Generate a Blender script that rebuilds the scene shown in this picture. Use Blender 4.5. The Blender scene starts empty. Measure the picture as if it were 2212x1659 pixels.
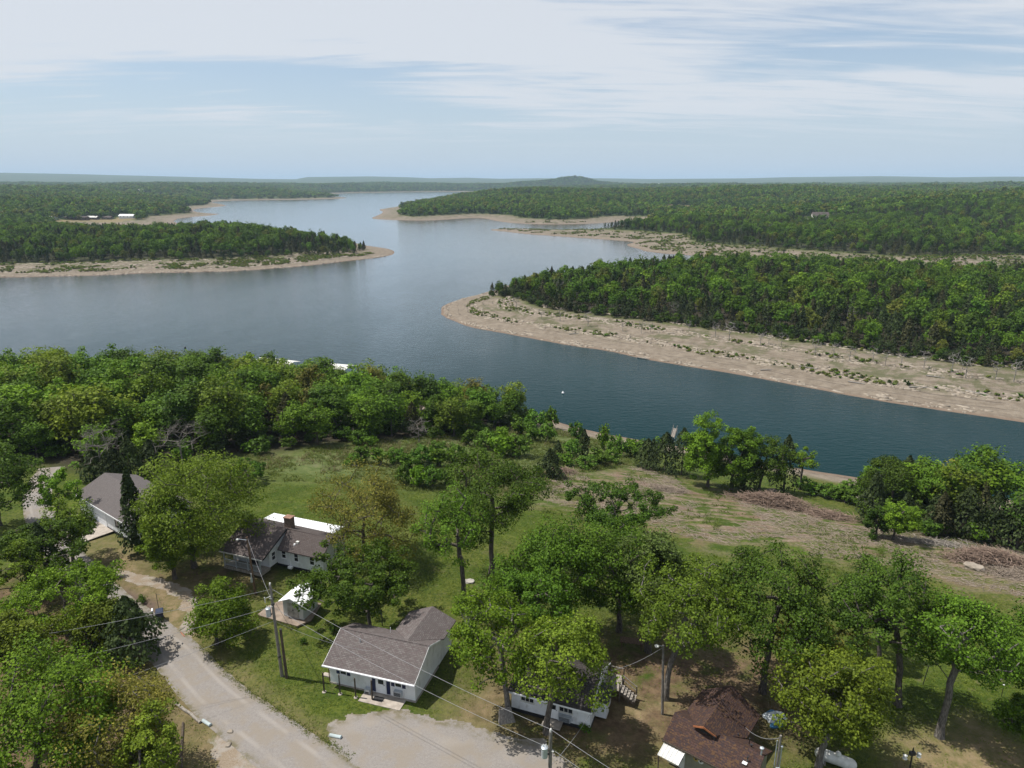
import bpy, math, random
import numpy as np
from mathutils import Vector

# ------------------------------------------------------------------ camera, sky, sun, exposure
SC = bpy.context.scene
COL = SC.collection
F_, CX_, CY_ = 1534.0, 1106.0, 829.5          # focal length and centre of a 2212 x 1659 picture
CAMH = 46.0
PITCH = math.atan(436.5 / F_)
WATER = -16.5
cam_d = bpy.data.cameras.new('camera')
cam_d.sensor_width = 36.0
cam_d.lens = 36.0 * F_ / 2212.0
cam_d.clip_start = 1.0
cam_d.clip_end = 90000.0
cam = bpy.data.objects.new('camera', cam_d)
COL.objects.link(cam)
cam.location = (0, 0, CAMH)
cam.rotation_euler = (math.pi / 2 - PITCH, 0, 0)
SC.camera = cam

SUN_EL = math.radians(63.0)
SUN_TO = Vector((-0.98, 0.2, 0)).normalized()        # horizontal direction towards the sun
SUN_DIR = Vector((SUN_TO.x * math.cos(SUN_EL), SUN_TO.y * math.cos(SUN_EL), math.sin(SUN_EL)))
sd = bpy.data.lights.new('sun', 'SUN')
sd.energy = 5.0
sd.angle = math.radians(0.53)
sd.color = (1.0, 0.955, 0.88)
sun = bpy.data.objects.new('sun', sd)
COL.objects.link(sun)
sun.rotation_euler = SUN_DIR.to_track_quat('Z', 'Y').to_euler()

W = bpy.data.worlds.new('World')
SC.world = W
W.use_nodes = True
nt = W.node_tree
nt.nodes.clear()
def wn(t, **k):
    n = nt.nodes.new(t)
    for a, b in k.items():
        setattr(n, a, b)
    return n
def wl(a, b):
    nt.links.new(a, b)
out = wn('ShaderNodeOutputWorld')
bg = wn('ShaderNodeBackground')
bg.inputs['Strength'].default_value = 0.10
sky = wn('ShaderNodeTexSky', sky_type='NISHITA', sun_disc=False)
sky.sun_elevation = SUN_EL
sky.sun_rotation = math.atan2(SUN_TO.x, SUN_TO.y)
sky.altitude = 300.0
sky.air_density = 1.0
sky.dust_density = 0.9
sky.ozone_density = 1.5
tc = wn('ShaderNodeTexCoord')
sep = wn('ShaderNodeSeparateXYZ')
wl(tc.outputs['Generated'], sep.inputs[0])
def wm(op, a, b=None, c=None):
    n = wn('ShaderNodeMath', operation=op)
    for i, v in enumerate((a, b, c)):
        if v is None:
            continue
        if isinstance(v, (int, float)):
            n.inputs[i].default_value = v
        else:
            wl(v, n.inputs[i])
    return n.outputs[0]
zc = wm('MAXIMUM', sep.outputs['Z'], 0.0)
den = wm('ADD', zc, 0.10)
px = wm('DIVIDE', sep.outputs['X'], den)
py = wm('DIVIDE', sep.outputs['Y'], den)
comb = wn('ShaderNodeCombineXYZ')
wl(px, comb.inputs[0]); wl(py, comb.inputs[1])
mp = wn('ShaderNodeMapping')
wl(comb.outputs[0], mp.inputs[0])
mp.inputs['Location'].default_value = (3.7, 6.5, 0)
mp.inputs['Rotation'].default_value = (0, 0, math.radians(-24))
mp.inputs['Scale'].default_value = (0.30, 0.85, 1.0)
n1 = wn('ShaderNodeTexNoise')
n1.inputs['Scale'].default_value = 0.8
n1.inputs['Detail'].default_value = 5.0
n1.inputs['Roughness'].default_value = 0.52
n1.inputs['Distortion'].default_value = 0.9
wl(mp.outputs[0], n1.inputs['Vector'])
mp2 = wn('ShaderNodeMapping')
wl(comb.outputs[0], mp2.inputs[0])
mp2.inputs['Location'].default_value = (11.0, 2.0, 0)
mp2.inputs['Rotation'].default_value = (0, 0, math.radians(-30))
mp2.inputs['Scale'].default_value = (0.5, 2.6, 1.0)
n2 = wn('ShaderNodeTexNoise')
n2.inputs['Scale'].default_value = 1.5
n2.inputs['Detail'].default_value = 7.0
n2.inputs['Roughness'].default_value = 0.6
n2.inputs['Distortion'].default_value = 1.4
wl(mp2.outputs[0], n2.inputs['Vector'])
mixn = wm('ADD', wm('MULTIPLY', n1.outputs['Fac'], 0.68), wm('MULTIPLY', n2.outputs['Fac'], 0.32))
cr = wn('ShaderNodeMapRange', interpolation_type='SMOOTHSTEP')
cr.inputs['From Min'].default_value = 0.395
cr.inputs['From Max'].default_value = 0.525
wl(mixn, cr.inputs['Value'])
el = wn('ShaderNodeMapRange', interpolation_type='SMOOTHSTEP')     # thin cloud lies well above the horizon
el.inputs['From Min'].default_value = 0.040
el.inputs['From Max'].default_value = 0.105
wl(wm('ADD', sep.outputs['Z'], wm('MULTIPLY_ADD', n2.outputs['Fac'], 0.09, -0.045)), el.inputs['Value'])
cmask = wm('MULTIPLY', wm('MULTIPLY', cr.outputs[0], el.outputs[0]), 0.88)
mix = wn('ShaderNodeMix', data_type='RGBA')
wl(cmask, mix.inputs['Factor'])
hzm = wn('ShaderNodeMix', data_type='RGBA')                       # pale moist air low in the sky, all round
wl(wm('MULTIPLY', wm('POWER', 2.718, wm('MULTIPLY', zc, -6.5)), 0.96), hzm.inputs['Factor'])
wl(sky.outputs[0], hzm.inputs['A'])
hzm.inputs['B'].default_value = (4.6, 5.4, 6.4, 1)
wl(hzm.outputs['Result'], mix.inputs['A'])
mix.inputs['B'].default_value = (6.15, 6.40, 6.80, 1)
wl(mix.outputs['Result'], bg.inputs['Color'])
wl(bg.outputs[0], out.inputs['Surface'])

SC.view_settings.view_transform = 'Standard'
SC.view_settings.look = 'None'
SC.view_settings.exposure = 0.28
SC.view_settings.gamma = 1.0
SC.view_settings.use_curve_mapping = False
SC.render.engine = 'CYCLES'
SC.cycles.use_denoising = True
SC.cycles.max_bounces = 6
SC.cycles.diffuse_bounces = 2
SC.cycles.transmission_bounces = 4
SC.cycles.transparent_max_bounces = 8
SC.cycles.volume_bounces = 0
SC.cycles.caustics_reflective = False
SC.cycles.caustics_refractive = False

# ------------------------------------------------------------------ picture <-> place
CP, SP = math.cos(PITCH), math.sin(PITCH)
def ray(px, py):
    a = (px - CX_) / F_
    b = -(py - CY_) / F_
    return np.array([a, CP + b * SP, -SP + b * CP])
def un(px, py, z=0.0):
    d = ray(px, py)
    t = (z - CAMH) / d[2]
    return np.array([d[0] * t, d[1] * t, z])
def depth(p):
    return p[1] * CP - (p[2] - CAMH) * SP
def height_at(px, py, base):
    d = ray(px, py)
    return CAMH + d[2] * base[1] / d[1]

# ------------------------------------------------------------------ noise, distance to polygons
def _hash(ix, iy, s):
    h = (ix * 374761393 + iy * 668265263 + s * 1274126177) & 0x7fffffff
    h = ((h ^ (h >> 13)) * 1274126177) & 0x7fffffff
    h = h ^ (h >> 16)
    return (h & 0xffff) / 65535.0
def vnoise(x, y, s=0):
    x = np.asarray(x, float); y = np.asarray(y, float)
    ix = np.floor(x).astype(np.int64); iy = np.floor(y).astype(np.int64)
    fx = x - ix; fy = y - iy
    fx = fx * fx * (3 - 2 * fx); fy = fy * fy * (3 - 2 * fy)
    a = _hash(ix, iy, s); b = _hash(ix + 1, iy, s); c = _hash(ix, iy + 1, s); d = _hash(ix + 1, iy + 1, s)
    return (a * (1 - fx) + b * fx) * (1 - fy) + (c * (1 - fx) + d * fx) * fy
def fbm(x, y, s=0, o=4):
    r = 0; a = 0.5; t = 0
    for i in range(o):
        r = r + a * vnoise(x, y, s + i * 17); t += a
        x = x * 2.03 + 11.3; y = y * 2.03 + 5.7; a *= 0.5
    return r / t
def sdf(poly, x, y):
    """signed distance to a polygon, positive inside"""
    x = np.asarray(x, float); y = np.asarray(y, float)
    best = np.full(x.shape, 1e18)
    ins = np.zeros(x.shape, bool)
    n = len(poly)
    for i in range(n):
        ax, ay = poly[i]; bx, by = poly[(i + 1) % n]
        dx, dy = bx - ax, by - ay
        L = dx * dx + dy * dy + 1e-9
        t = np.clip(((x - ax) * dx + (y - ay) * dy) / L, 0, 1)
        ex = x - ax - t * dx; ey = y - ay - t * dy
        np.minimum(best, ex * ex + ey * ey, out=best)
        if ay != by:
            c = ((ay > y) != (by > y)) & (x < (bx - ax) * (y - ay) / (by - ay) + ax)
            ins ^= c
    d = np.sqrt(best)
    return np.where(ins, d, -d)
def wpx(pts, z=WATER):
    return [tuple(un(a, b, z)[:2]) for a, b in pts]
def chaikin(p, k=1):
    for _ in range(k):
        q = [p[0]]
        for a, b in zip(p[:-1], p[1:]):
            q.append((a[0] * .75 + b[0] * .25, a[1] * .75 + b[1] * .25))
            q.append((a[0] * .25 + b[0] * .75, a[1] * .25 + b[1] * .75))
        q.append(p[-1]); p = q
    return p

NEAR = chaikin(wpx([(-1500, 1250), (-700, 1040), (-300, 930), (0, 868), (200, 842), (400, 832), (600, 842), (800, 862),
                    (1000, 884), (1120, 893), (1173, 901), (1217, 917), (1300, 936), (1397, 953), (1480, 966), (1600, 990), (1741, 1015),
                    (1861, 1033), (2000, 1054), (2212, 1084), (2600, 1140), (3300, 1230)])) + [(900, -400), (-900, -400)]
R1 = chaikin(wpx([(3400, 1110), (2700, 985), (2212, 910), (1967, 878), (1807, 850), (1647, 820), (1487, 790), (1404, 776), (1304, 757),
                  (1204, 742), (1121, 729), (1037, 712), (991, 697), (957, 682), (951, 669), (957, 659), (997, 646), (1057, 629),
                  (1090, 621), (1150, 607), (1250, 592), (1400, 580), (1600, 577), (1850, 586), (2050, 597), (2160, 590)]))
R1 = R1 + [(1500, 520), (1800, 300)]
R2 = chaikin(wpx([(2170, 588), (2050, 591), (1900, 583), (1750, 574), (1620, 563), (1500, 552), (1404, 546), (1371, 536), (1346, 529), (1380, 523),
                  (1340, 519), (1254, 514), (1171, 508), (1097, 501), (1051, 497), (1087, 493), (1137, 495), (1204, 499), (1271, 498.5),
                  (1311, 495), (1338, 486), (1362, 474), (1337, 478), (1311, 481), (1254, 484), (1187, 485), (1121, 483), (1074, 478),
                  (1051, 472), (1024, 470), (984, 473), (921, 477), (837, 475), (797, 472), (815, 466), (830, 458), (816, 453), (840, 449),
                  (900, 440), (960, 429), (1010, 421), (1045, 416)])) + [(6000, 9000), (9000, 3000), (1600, 560)]
LF = chaikin(wpx([(-2600, 640), (-900, 612), (-300, 602), (0, 600), (160, 597), (260, 592), (400, 589), (540, 584), (660, 574), (760, 563),
                  (832, 554), (860, 545), (832, 536), (796, 530), (768, 526), (700, 512), (600, 500), (480, 494), (415, 490),
                  (380, 482), (376, 474), (400, 470), (484, 463), (440, 460), (410, 455), (428, 450), (496, 445), (472, 440), (452, 436),
                  (500, 433), (560, 432), (660, 431), (744, 429), (750, 427), (715, 424), (690, 421), (737, 417.5), (804, 416), (971, 414),
                  (1031, 414.5)])) + [(9000, 5200), (60000, 9000), (60000, 90000), (-60000, 90000), (-60000, 2000)]
POLYS = [NEAR, R1, R2, LF]
COVE_FLAT = wpx([(178, 497), (250, 500), (330, 502), (400, 492), (415, 490), (372, 481), (290, 481), (215, 479), (180, 484)], WATER + 2)

def pdist(line, x, y):
    x = np.asarray(x, float); y = np.asarray(y, float)
    best = np.full(x.shape, 1e18)
    for (ax, ay), (bx, by) in zip(line[:-1], line[1:]):
        dx, dy = bx - ax, by - ay
        t = np.clip(((x - ax) * dx + (y - ay) * dy) / (dx * dx + dy * dy + 1e-9), 0, 1)
        np.minimum(best, (x - ax - t * dx) ** 2 + (y - ay - t * dy) ** 2, out=best)
    return np.sqrt(best)
R1_FRONT = wpx([(3400, 1110), (2700, 985), (2212, 910), (1967, 878), (1807, 850), (1647, 820), (1487, 790), (1404, 776), (1304, 757),
                (1204, 742), (1121, 729), (1037, 712), (991, 697), (957, 682), (951, 669)])
def r1_rim(x, y, d1):
    """how far inside the peninsula forest: the beach is broad on the near side, narrow on the far side"""
    f = pdist(R1_FRONT, x, y)
    return np.minimum(f - np.interp(x, [-20, 60], [38.0, 46.0]), d1 - np.interp(x, [-10, 70], [11.0, 26.0]))
SKY_X = [-400, 0, 160, 400, 560, 640, 665, 800, 880, 930, 1010, 1080, 1160, 1300, 1400, 1600, 1700, 1900, 2050, 2150, 2300, 2700]
SKY_Y = [379, 378.5, 380, 384, 387.5, 388, 384, 382.5, 384, 386, 385, 387, 386, 386, 387.5, 386.5, 384.5, 383, 385.5, 384.5, 385, 384]
def terrain(x, y, full=False):
    x = np.asarray(x, float); y = np.asarray(y, float)
    r = np.hypot(x, y)
    ds = [sdf(p, x, y) for p in POLYS]
    wob = (fbm(x / 28, y / 28, 3) - .5) * np.clip(r / 60, 2, 9)
    # the near shore
    dn = ds[0] + wob * .4
    zn = np.interp(dn, [-60, 0, 6, 14, 30, 60, 90, 120], [-7, 0, 1.0, 2.8, 6.6, 12, 15.3, 16.5])
    # the narrow peninsula on the right
    d1 = ds[1] + wob
    z1 = np.interp(d1, [-60, 0, 8, 34, 60, 130], [-7, 0, 0.9, 3.9, 4.8, 6.2]) + np.clip(d1 - 40, 0, 60) / 60 * 3 * (fbm(x / 90, y / 90, 9) - .4)
    d2 = ds[2] + wob
    amp = 27 + 15 * (fbm(x / 520, y / 520, 21) - .35) * 2
    amp = amp - 5 + 5 * np.clip((x - 300) / 600, 0, 1)
    z2 = np.interp(d2, [-60, 0, 10, 38], [-7, 0, 1.0, 3.6]) + amp * (1 - np.exp(-np.clip(d2 - 38, 0, 1e5) / 260)) + 30 * (fbm(x / 260, y / 260, 61, 3) - .5) * np.clip((d2 - 70) / 200, 0, 1)
    dc = -sdf(COVE_FLAT, x, y)
    d3 = np.minimum(ds[3] + wob, np.maximum(dc + 10, 10))
    amp3 = 36 + 20 * (fbm(x / 800, y / 800, 31) - .4) * 2
    amp3 = amp3 * np.interp(r, [600, 900, 1300], [.42, .55, 1.0]) + 9 * np.exp(-((x + 215) ** 2 + (y - 650) ** 2) / (2 * 95.0 ** 2)) / .25
    z3 = np.interp(d3, [-60, 0, 10, 42], [-7, 0, 1.0, 3.4]) + amp3 * (1 - np.exp(-np.clip(d3 - 42, 0, 1e5) / 420)) + 26 * (fbm(x / 280, y / 280, 62, 3) - .5) * np.clip((d3 - 90) / 200, 0, 1)
    dd = np.maximum(np.maximum(dn, d1), np.maximum(d2, d3))
    z = WATER + np.maximum(np.maximum(zn, z1), np.maximum(z2, z3))
    # far ridges along the skyline
    yy = np.maximum(y, 1.0)
    pxx = CX_ + F_ * x / (yy * CP + CAMH * SP)
    sy = np.interp(pxx, SKY_X, SKY_Y)
    tgt = CAMH + (393 - sy) / F_ * 12500 * 1.04
    t = np.clip((r - 8200) / 4300, 0, 1); t = t * t * (3 - 2 * t)
    zr = 20 + (tgt - 20) * t + 10 * (fbm(x / 900, y / 900, 41) - .5) * t * np.clip((r-13000)/3000,-1,0)*-1
    z = np.where((r > 8200) & (y > 0), np.maximum(z, zr), z)
    kx, ky = (1238 - CX_) / F_ * 5600, 5600.0
    g = lambda cx, cy, s, h: h * np.exp(-((x - cx) ** 2 / (2 * s * s) + (y - cy) ** 2 / (2 * (s * 1.6) ** 2)))
    z = z + g(kx, ky, 105, 46) + g(kx - 170, ky + 60, 130, 24) + g(kx - 380, ky + 80, 110, 12) + g(kx + 130, ky + 100, 90, 14)
    if full:
        return z, dd, dn, d1, d2, d3
    return z
def tz(x, y):
    return float(terrain(np.array([x]), np.array([y]))[0])
def terrain_near(x, y):
    r = np.hypot(x, y)
    dn = sdf(NEAR, x, y) + (fbm(x / 28, y / 28, 3) - .5) * np.clip(r / 60, 2, 9) * .4
    return WATER + np.interp(dn, [-60, 0, 6, 14, 30, 60, 90, 120], [-7, 0, 1.0, 2.8, 6.6, 12, 15.3, 16.5])
_TN = np.linspace(30, 260, 170)
_TF = np.concatenate([np.linspace(120, 420, 150), np.geomspace(422, 9000, 300)])
def G(px, py):
    """the point of the ground seen at picture position (px, py)"""
    near = py > 905
    T, fn = (_TN, terrain_near) if near else (_TF, terrain)
    d = ray(px, py)
    d = d / d[1]
    Z = CAMH + d[2] * T
    h = np.maximum(fn(d[0] * T, T), WATER)
    k = int(np.argmax(Z < h))
    if Z[k] >= h[k]:
        k = len(T) - 1
    if k == 0:
        t = T[0]
    else:
        a = (Z[k - 1] - h[k - 1]); b = (h[k] - Z[k])
        t = T[k - 1] + (T[k] - T[k - 1]) * a / (a + b + 1e-9)
    x, y = d[0] * t, t
    return Vector((x, y, max(float(fn(np.array([x]), np.array([y]))[0]), WATER)))

# ------------------------------------------------------------------ materials
class NB:
    """a small node builder"""
    def __init__(self, name):
        self.m = bpy.data.materials.new(name)
        self.m.use_nodes = True
        self.t = self.m.node_tree
        self.t.nodes.clear()
        self.out = self.t.nodes.new('ShaderNodeOutputMaterial')
    def n(self, typ, ins=None, **k):
        nd = self.t.nodes.new(typ)
        for a, b in k.items():
            setattr(nd, a, b)
        for a, b in (ins or {}).items():
            self.set(nd.inputs[a], b)
        return nd
    def set(self, sock, v):
        if hasattr(v, 'is_linked') or isinstance(v, bpy.types.NodeSocket):
            self.t.links.new(v, sock)
        elif isinstance(v, tuple) and len(v) == 3 and sock.type == 'RGBA':
            sock.default_value = (*v, 1)
        else:
            sock.default_value = v
    def math(self, op, a, b=0.0, c=0.0, clamp=False):
        nd = self.n('ShaderNodeMath', operation=op, use_clamp=clamp)
        for i, v in enumerate((a, b, c)):
            self.set(nd.inputs[i], v)
        return nd.outputs[0]
    def mix(self, f, a, b, blend='MIX'):
        nd = self.n('ShaderNodeMix', data_type='RGBA', blend_type=blend)
        self.set(nd.inputs['Factor'], f); self.set(nd.inputs['A'], a); self.set(nd.inputs['B'], b)
        return nd.outputs['Result']
    def noise(self, vec, scale, detail=4.0, rough=.55, dist=0.0):
        nd = self.n('ShaderNodeTexNoise', {'Scale': scale, 'Detail': detail, 'Roughness': rough, 'Distortion': dist})
        if vec is not None:
            self.t.links.new(vec, nd.inputs['Vector'])
        return nd.outputs['Fac']
    def ramp(self, v, lo, hi):
        nd = self.n('ShaderNodeMapRange', {'Value': v, 'From Min': lo, 'From Max': hi}, interpolation_type='SMOOTHSTEP')
        return nd.outputs[0]
    def obj(self):
        return self.n('ShaderNodeTexCoord').outputs['Object']
    def pos(self):
        return self.n('ShaderNodeNewGeometry').outputs['Position']
    def attr(self, name):
        return self.n('ShaderNodeAttribute', attribute_name=name).outputs['Fac']
    def scale(self, vec, s, rot=(0, 0, 0)):
        nd = self.n('ShaderNodeMapping', {'Scale': s, 'Rotation': rot})
        self.t.links.new(vec, nd.inputs[0])
        return nd.outputs[0]
    def bump(self, h, strength=.3, dist=.05):
        return self.n('ShaderNodeBump', {'Height': h, 'Strength': strength, 'Distance': dist}).outputs[0]
    def bsdf(self, col, rough=.8, normal=None, spec=.3, metal=0.0, **k):
        nd = self.n('ShaderNodeBsdfPrincipled', {'Base Color': col, 'Roughness': rough, 'Metallic': metal, 'Specular IOR Level': spec})
        for a, b in k.items():
            self.set(nd.inputs[a], b)
        if normal is not None:
            self.t.links.new(normal, nd.inputs['Normal'])
        self.t.links.new(nd.outputs[0], self.out.inputs['Surface'])
        return nd

def plain(name, c, rough=.7, var=.25, scale=3.0, bump=.15, spec=.3, metal=0.0, stain=None):
    b = NB(name)
    o = b.obj()
    f = b.noise(o, scale, 5)
    dark = tuple(v * (1 - var) for v in c); light = tuple(min(1, v * (1 + var)) for v in c)
    col = b.mix(b.ramp(f, .3, .7), dark, light)
    if stain:
        s = b.noise(b.scale(o, (1, 1, .35)), scale * .35, 5, .65)
        col = b.mix(b.math('MULTIPLY', b.ramp(s, .52, .75), .6), col, stain)
    b.bsdf(col, rough, b.bump(b.noise(o, scale * 6, 3), bump, .02), spec, metal)
    return b.m

def siding(name, c, pitch=.2, dirt=(.30, .28, .24), vertical=False):
    b = NB(name)
    o = b.obj()
    sp = b.n('ShaderNodeSeparateXYZ'); b.t.links.new(o, sp.inputs[0])
    src = b.math('ADD', sp.outputs['X'], sp.outputs['Y']) if vertical else sp.outputs['Z']
    fr = b.math('FRACT', b.math('DIVIDE', src, pitch))
    line = b.ramp(fr, .0, .16)
    f = b.noise(o, 1.4, 5)
    col = b.mix(b.ramp(f, .35, .8), c, tuple(v * .86 for v in c))
    low = b.math('MULTIPLY', b.ramp(b.noise(b.scale(o, (1, 1, .4)), 2.2, 5, .65), .5, .75), .45)
    col = b.mix(low, col, dirt)
    b.bsdf(col, .6, b.bump(line, .9, .025), .3)
    return b.m

def shingles(name, c1, c2, c3, swap=False, spot=None):
    b = NB(name)
    o = b.obj()
    sp = b.n('ShaderNodeSeparateXYZ'); b.t.links.new(o, sp.inputs[0])
    cm = b.n('ShaderNodeCombineXYZ')
    b.t.links.new(sp.outputs['Y' if swap else 'X'], cm.inputs[0])
    b.t.links.new(b.math('MULTIPLY', sp.outputs['X' if swap else 'Y'], 1.12), cm.inputs[1])
    br = b.n('ShaderNodeTexBrick', {'Color1': c1, 'Color2': c2, 'Mortar': tuple(v * .45 for v in c1), 'Scale': 1.0,
                                    'Mortar Size': .012, 'Mortar Smooth': .3, 'Bias': 0.0, 'Brick Width': .36, 'Row Height': .17})
    br.offset = .5
    b.t.links.new(cm.outputs[0], br.inputs['Vector'])
    wn_ = b.n('ShaderNodeTexVoronoi', {'Scale': 6.5}, feature='F1')
    b.t.links.new(b.scale(cm.outputs[0], (.9, 1.6, 1)), wn_.inputs['Vector'])
    s3 = b.n('ShaderNodeSeparateColor'); b.t.links.new(wn_.outputs['Color'], s3.inputs[0])
    col = b.mix(b.math('MULTIPLY', b.ramp(s3.outputs[0], .55, .8), .75), br.outputs['Color'], c3)
    if spot:
        col = b.mix(b.math('MULTIPLY', b.ramp(s3.outputs[1], .72, .86), .55), col, spot)
    big = b.noise(o, .5, 4)
    col = b.mix(b.math('MULTIPLY', b.ramp(big, .4, .75), .3), col, tuple(v * .7 for v in c2))
    hgt = b.math('ADD', br.outputs['Fac'], b.math('MULTIPLY', b.noise(o, 40, 2), .5))
    b.bsdf(col, .9, b.bump(b.math('MULTIPLY', hgt, -1), .5, .02), .15)
    return b.m

def leaf(name, dark, light, trans=.24, hue=.02, val=.25):
    b = NB(name)
    t = b.attr('tint')
    rnd = b.n('ShaderNodeObjectInfo').outputs['Random']
    col = b.mix(t, dark, light)
    hs = b.n('ShaderNodeHueSaturation', {'Color': col})
    b.set(hs.inputs['Hue'], b.math('MULTIPLY_ADD', rnd, hue, .5 - hue * .5))
    b.set(hs.inputs['Value'], b.math('MULTIPLY_ADD', b.math('FRACT', b.math('MULTIPLY', rnd, 7.31)), val * 2, 1 - val))
    c = hs.outputs['Color']
    d = b.n('ShaderNodeBsdfPrincipled', {'Base Color': c, 'Roughness': .6, 'Specular IOR Level': .10})
    tcol = b.mix(.55, c, (.30, .42, .05), 'MIX')
    tr = b.n('ShaderNodeBsdfTranslucent', {'Color': b.mix(1.0, c, (1.25, 1.3, .7), 'MULTIPLY')})
    mx = b.n('ShaderNodeMixShader', {0: trans})
    b.t.links.new(d.outputs[0], mx.inputs[1]); b.t.links.new(tr.outputs[0], mx.inputs[2])
    b.t.links.new(mx.outputs[0], b.out.inputs['Surface'])
    return b.m

def bark(name, c, light):
    b = NB(name)
    o = b.obj()
    st = b.noise(b.scale(o, (7, 7, 1.1)), 2.0, 5, .65)
    col = b.mix(b.ramp(st, .35, .68), c, light)
    pat = b.noise(o, .9, 3)
    col = b.mix(b.math('MULTIPLY', b.ramp(pat, .5, .75), .4), col, tuple(v * 1.25 for v in light))
    b.bsdf(col, .9, b.bump(st, .8, .04), .15)
    return b.m

M = {}
M['leaf_mid'] = leaf('leaf_mid', (0.0297, 0.0647, 0.0054), (0.1090, 0.1933, 0.0161))
M['leaf_bright'] = leaf('leaf_bright', (0.0453, 0.0944, 0.0060), (0.1527, 0.2562, 0.0174))
M['leaf_yellow'] = leaf('leaf_yellow', (0.0503, 0.0788, 0.0063), (0.1664, 0.2243, 0.0210))
M['leaf_olive'] = leaf('leaf_olive', (0.0698, 0.0737, 0.0113), (0.2070, 0.1926, 0.0350))
M['leaf_dark'] = leaf('leaf_dark', (0.0227, 0.0467, 0.0054), (0.0802, 0.1394, 0.0147))
M['leaf_grey'] = leaf('leaf_grey', (0.0384, 0.0665, 0.0133), (0.1222, 0.1798, 0.0428))
M['leaf_shrub'] = leaf('leaf_shrub', (0.0349, 0.0774, 0.0080), (0.1047, 0.1978, 0.0228))
M['needle'] = leaf('needle', (0.0188, 0.0314, 0.0095), (0.0514, 0.0723, 0.0209), .15)
M['needle_brown'] = leaf('needle_brown', (0.0281, 0.0314, 0.0114), (0.0702, 0.0700, 0.0266), .15)
M['wood_mid'] = leaf('wood_mid', (0.0300, 0.0634, 0.0051), (0.0932, 0.1670, 0.0140), .2, .025, .34)
M['wood_bright'] = leaf('wood_bright', (0.0416, 0.0856, 0.0057), (0.1332, 0.2243, 0.0153), .2, .02, .28)
M['wood_olive'] = leaf('wood_olive', (0.0566, 0.0718, 0.0089), (0.1498, 0.1695, 0.0255), .2, .02, .25)
M['bark'] = bark('bark', (.045, .038, .032), (.150, .132, .115))
M['bark_pale'] = bark('bark_pale', (.080, .072, .062), (.230, .210, .190))
M['bark_dead'] = bark('bark_dead', (.150, .140, .128), (.330, .310, .285))
M['white_siding'] = siding('white_siding', (.74, .75, .76))
M['white_wall'] = siding('white_wall', (.70, .72, .74), .3)
M['grey_wall'] = siding('grey_wall', (.50, .51, .50), .25)
M['tan_board'] = siding('tan_board', (.26, .25, .19), .2, (.16, .15, .11), True)
M['brown_board'] = siding('brown_board', (.10, .072, .05), .2, (.06, .05, .04), True)
M['white_trim'] = plain('white_trim', (.78, .79, .80), .5, .08, 2)
M['pale_trim'] = plain('pale_trim', (.55, .54, .50), .6, .15, 2)
M['navy'] = plain('navy', (.012, .018, .06), .5, .2)
M['dark'] = plain('dark', (.02, .02, .022), .6, .2)
M['black_metal'] = plain('black_metal', (.025, .025, .028), .4, .2, 3, .1, .5)
M['orange_trim'] = plain('orange_trim', (.34, .13, .06), .6, .2)
M['concrete'] = plain('concrete', (.34, .30, .26), .85, .2, 1.5, .3, .2, 0, (.17, .13, .10))
M['pad'] = plain('pad', (.215, .17, .135), .85, .25, 1.2, .3, .2, 0, (.12, .10, .08))
M['stone'] = plain('stone', (.34, .32, .29), .9, .3, 2.0, .8, .2)
M['limestone'] = plain('limestone', (.265, .228, .185), .9, .22, 1.3, .8, .2)
M['brick'] = plain('brick', (.14, .105, .085), .9, .35, 5.0, .6, .2)
M['brick_cap'] = plain('brick_cap', (.23, .135, .10), .9, .2, 4.0, .4, .2)
M['pole_grey'] = bark('pole_grey', (.12, .108, .096), (.27, .25, .23))
M['pole_dark'] = bark('pole_dark', (.045, .036, .028), (.12, .095, .072))
M['pole_brown'] = bark('pole_brown', (.065, .042, .028), (.17, .115, .075))
M['timber'] = bark('timber', (.16, .14, .12), (.36, .33, .29))
M['slash'] = bark('slash', (.15, .115, .088), (.34, .285, .23))
M['brush_red'] = bark('brush_red', (.15, .100, .074), (.33, .250, .200))
M['galv'] = plain('galv', (.46, .50, .54), .4, .12, 3, .05, .5, .4)
M['tank_white'] = plain('tank_white', (.62, .62, .58), .45, .12, 2, .05, .5, 0, (.38, .37, .33))
M['white_metal'] = plain('white_metal', (.80, .81, .82), .4, .05, 1, .04, .5)
M['wire'] = plain('wire', (.26, .26, .27), .5, .1)
M['bin_blue'] = plain('bin_blue', (.012, .022, .055), .5, .2, 4, .05, .4)
M['mail_white'] = plain('mail_white', (.72, .73, .75), .5, .1, 4)
M['tarp_white'] = plain('tarp_white', (.62, .66, .68), .5, .25, 3)
M['tarp_blue'] = plain('tarp_blue', (.05, .17, .32), .5, .35, 3)
M['aqua'] = plain('aqua', (.36, .42, .43), .6, .15)
M['red_clay'] = plain('red_clay', (.34, .14, .09), .9, .2)
M['yellow'] = plain('yellow', (.62, .46, .04), .6, .15)
M['daisy_white'] = plain('daisy_white', (.70, .70, .68), .6, .1)
M['daisy_yellow'] = plain('daisy_yellow', (.42, .32, .08), .6, .1)
M['buoy_dark'] = plain('buoy_dark', (.03, .03, .035), .5, .1)
def glass(name, c=(.012, .014, .016)):
    b = NB(name)
    f = b.noise(b.obj(), .8, 2)
    b.bsdf(b.mix(f, c, tuple(v * 2.2 for v in c)), .08, None, .5)
    return b.m
M['glass'] = glass('glass')
M['roof_grey'] = shingles('roof_grey', (0.1036, 0.0888, 0.0851), (0.1518, 0.1363, 0.1311), (0.0948, 0.0726, 0.0718))
M['roof_grey_side'] = shingles('roof_grey_side', (0.1036, 0.0888, 0.0851), (0.1518, 0.1363, 0.1311), (0.0948, 0.0726, 0.0718), True)
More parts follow.
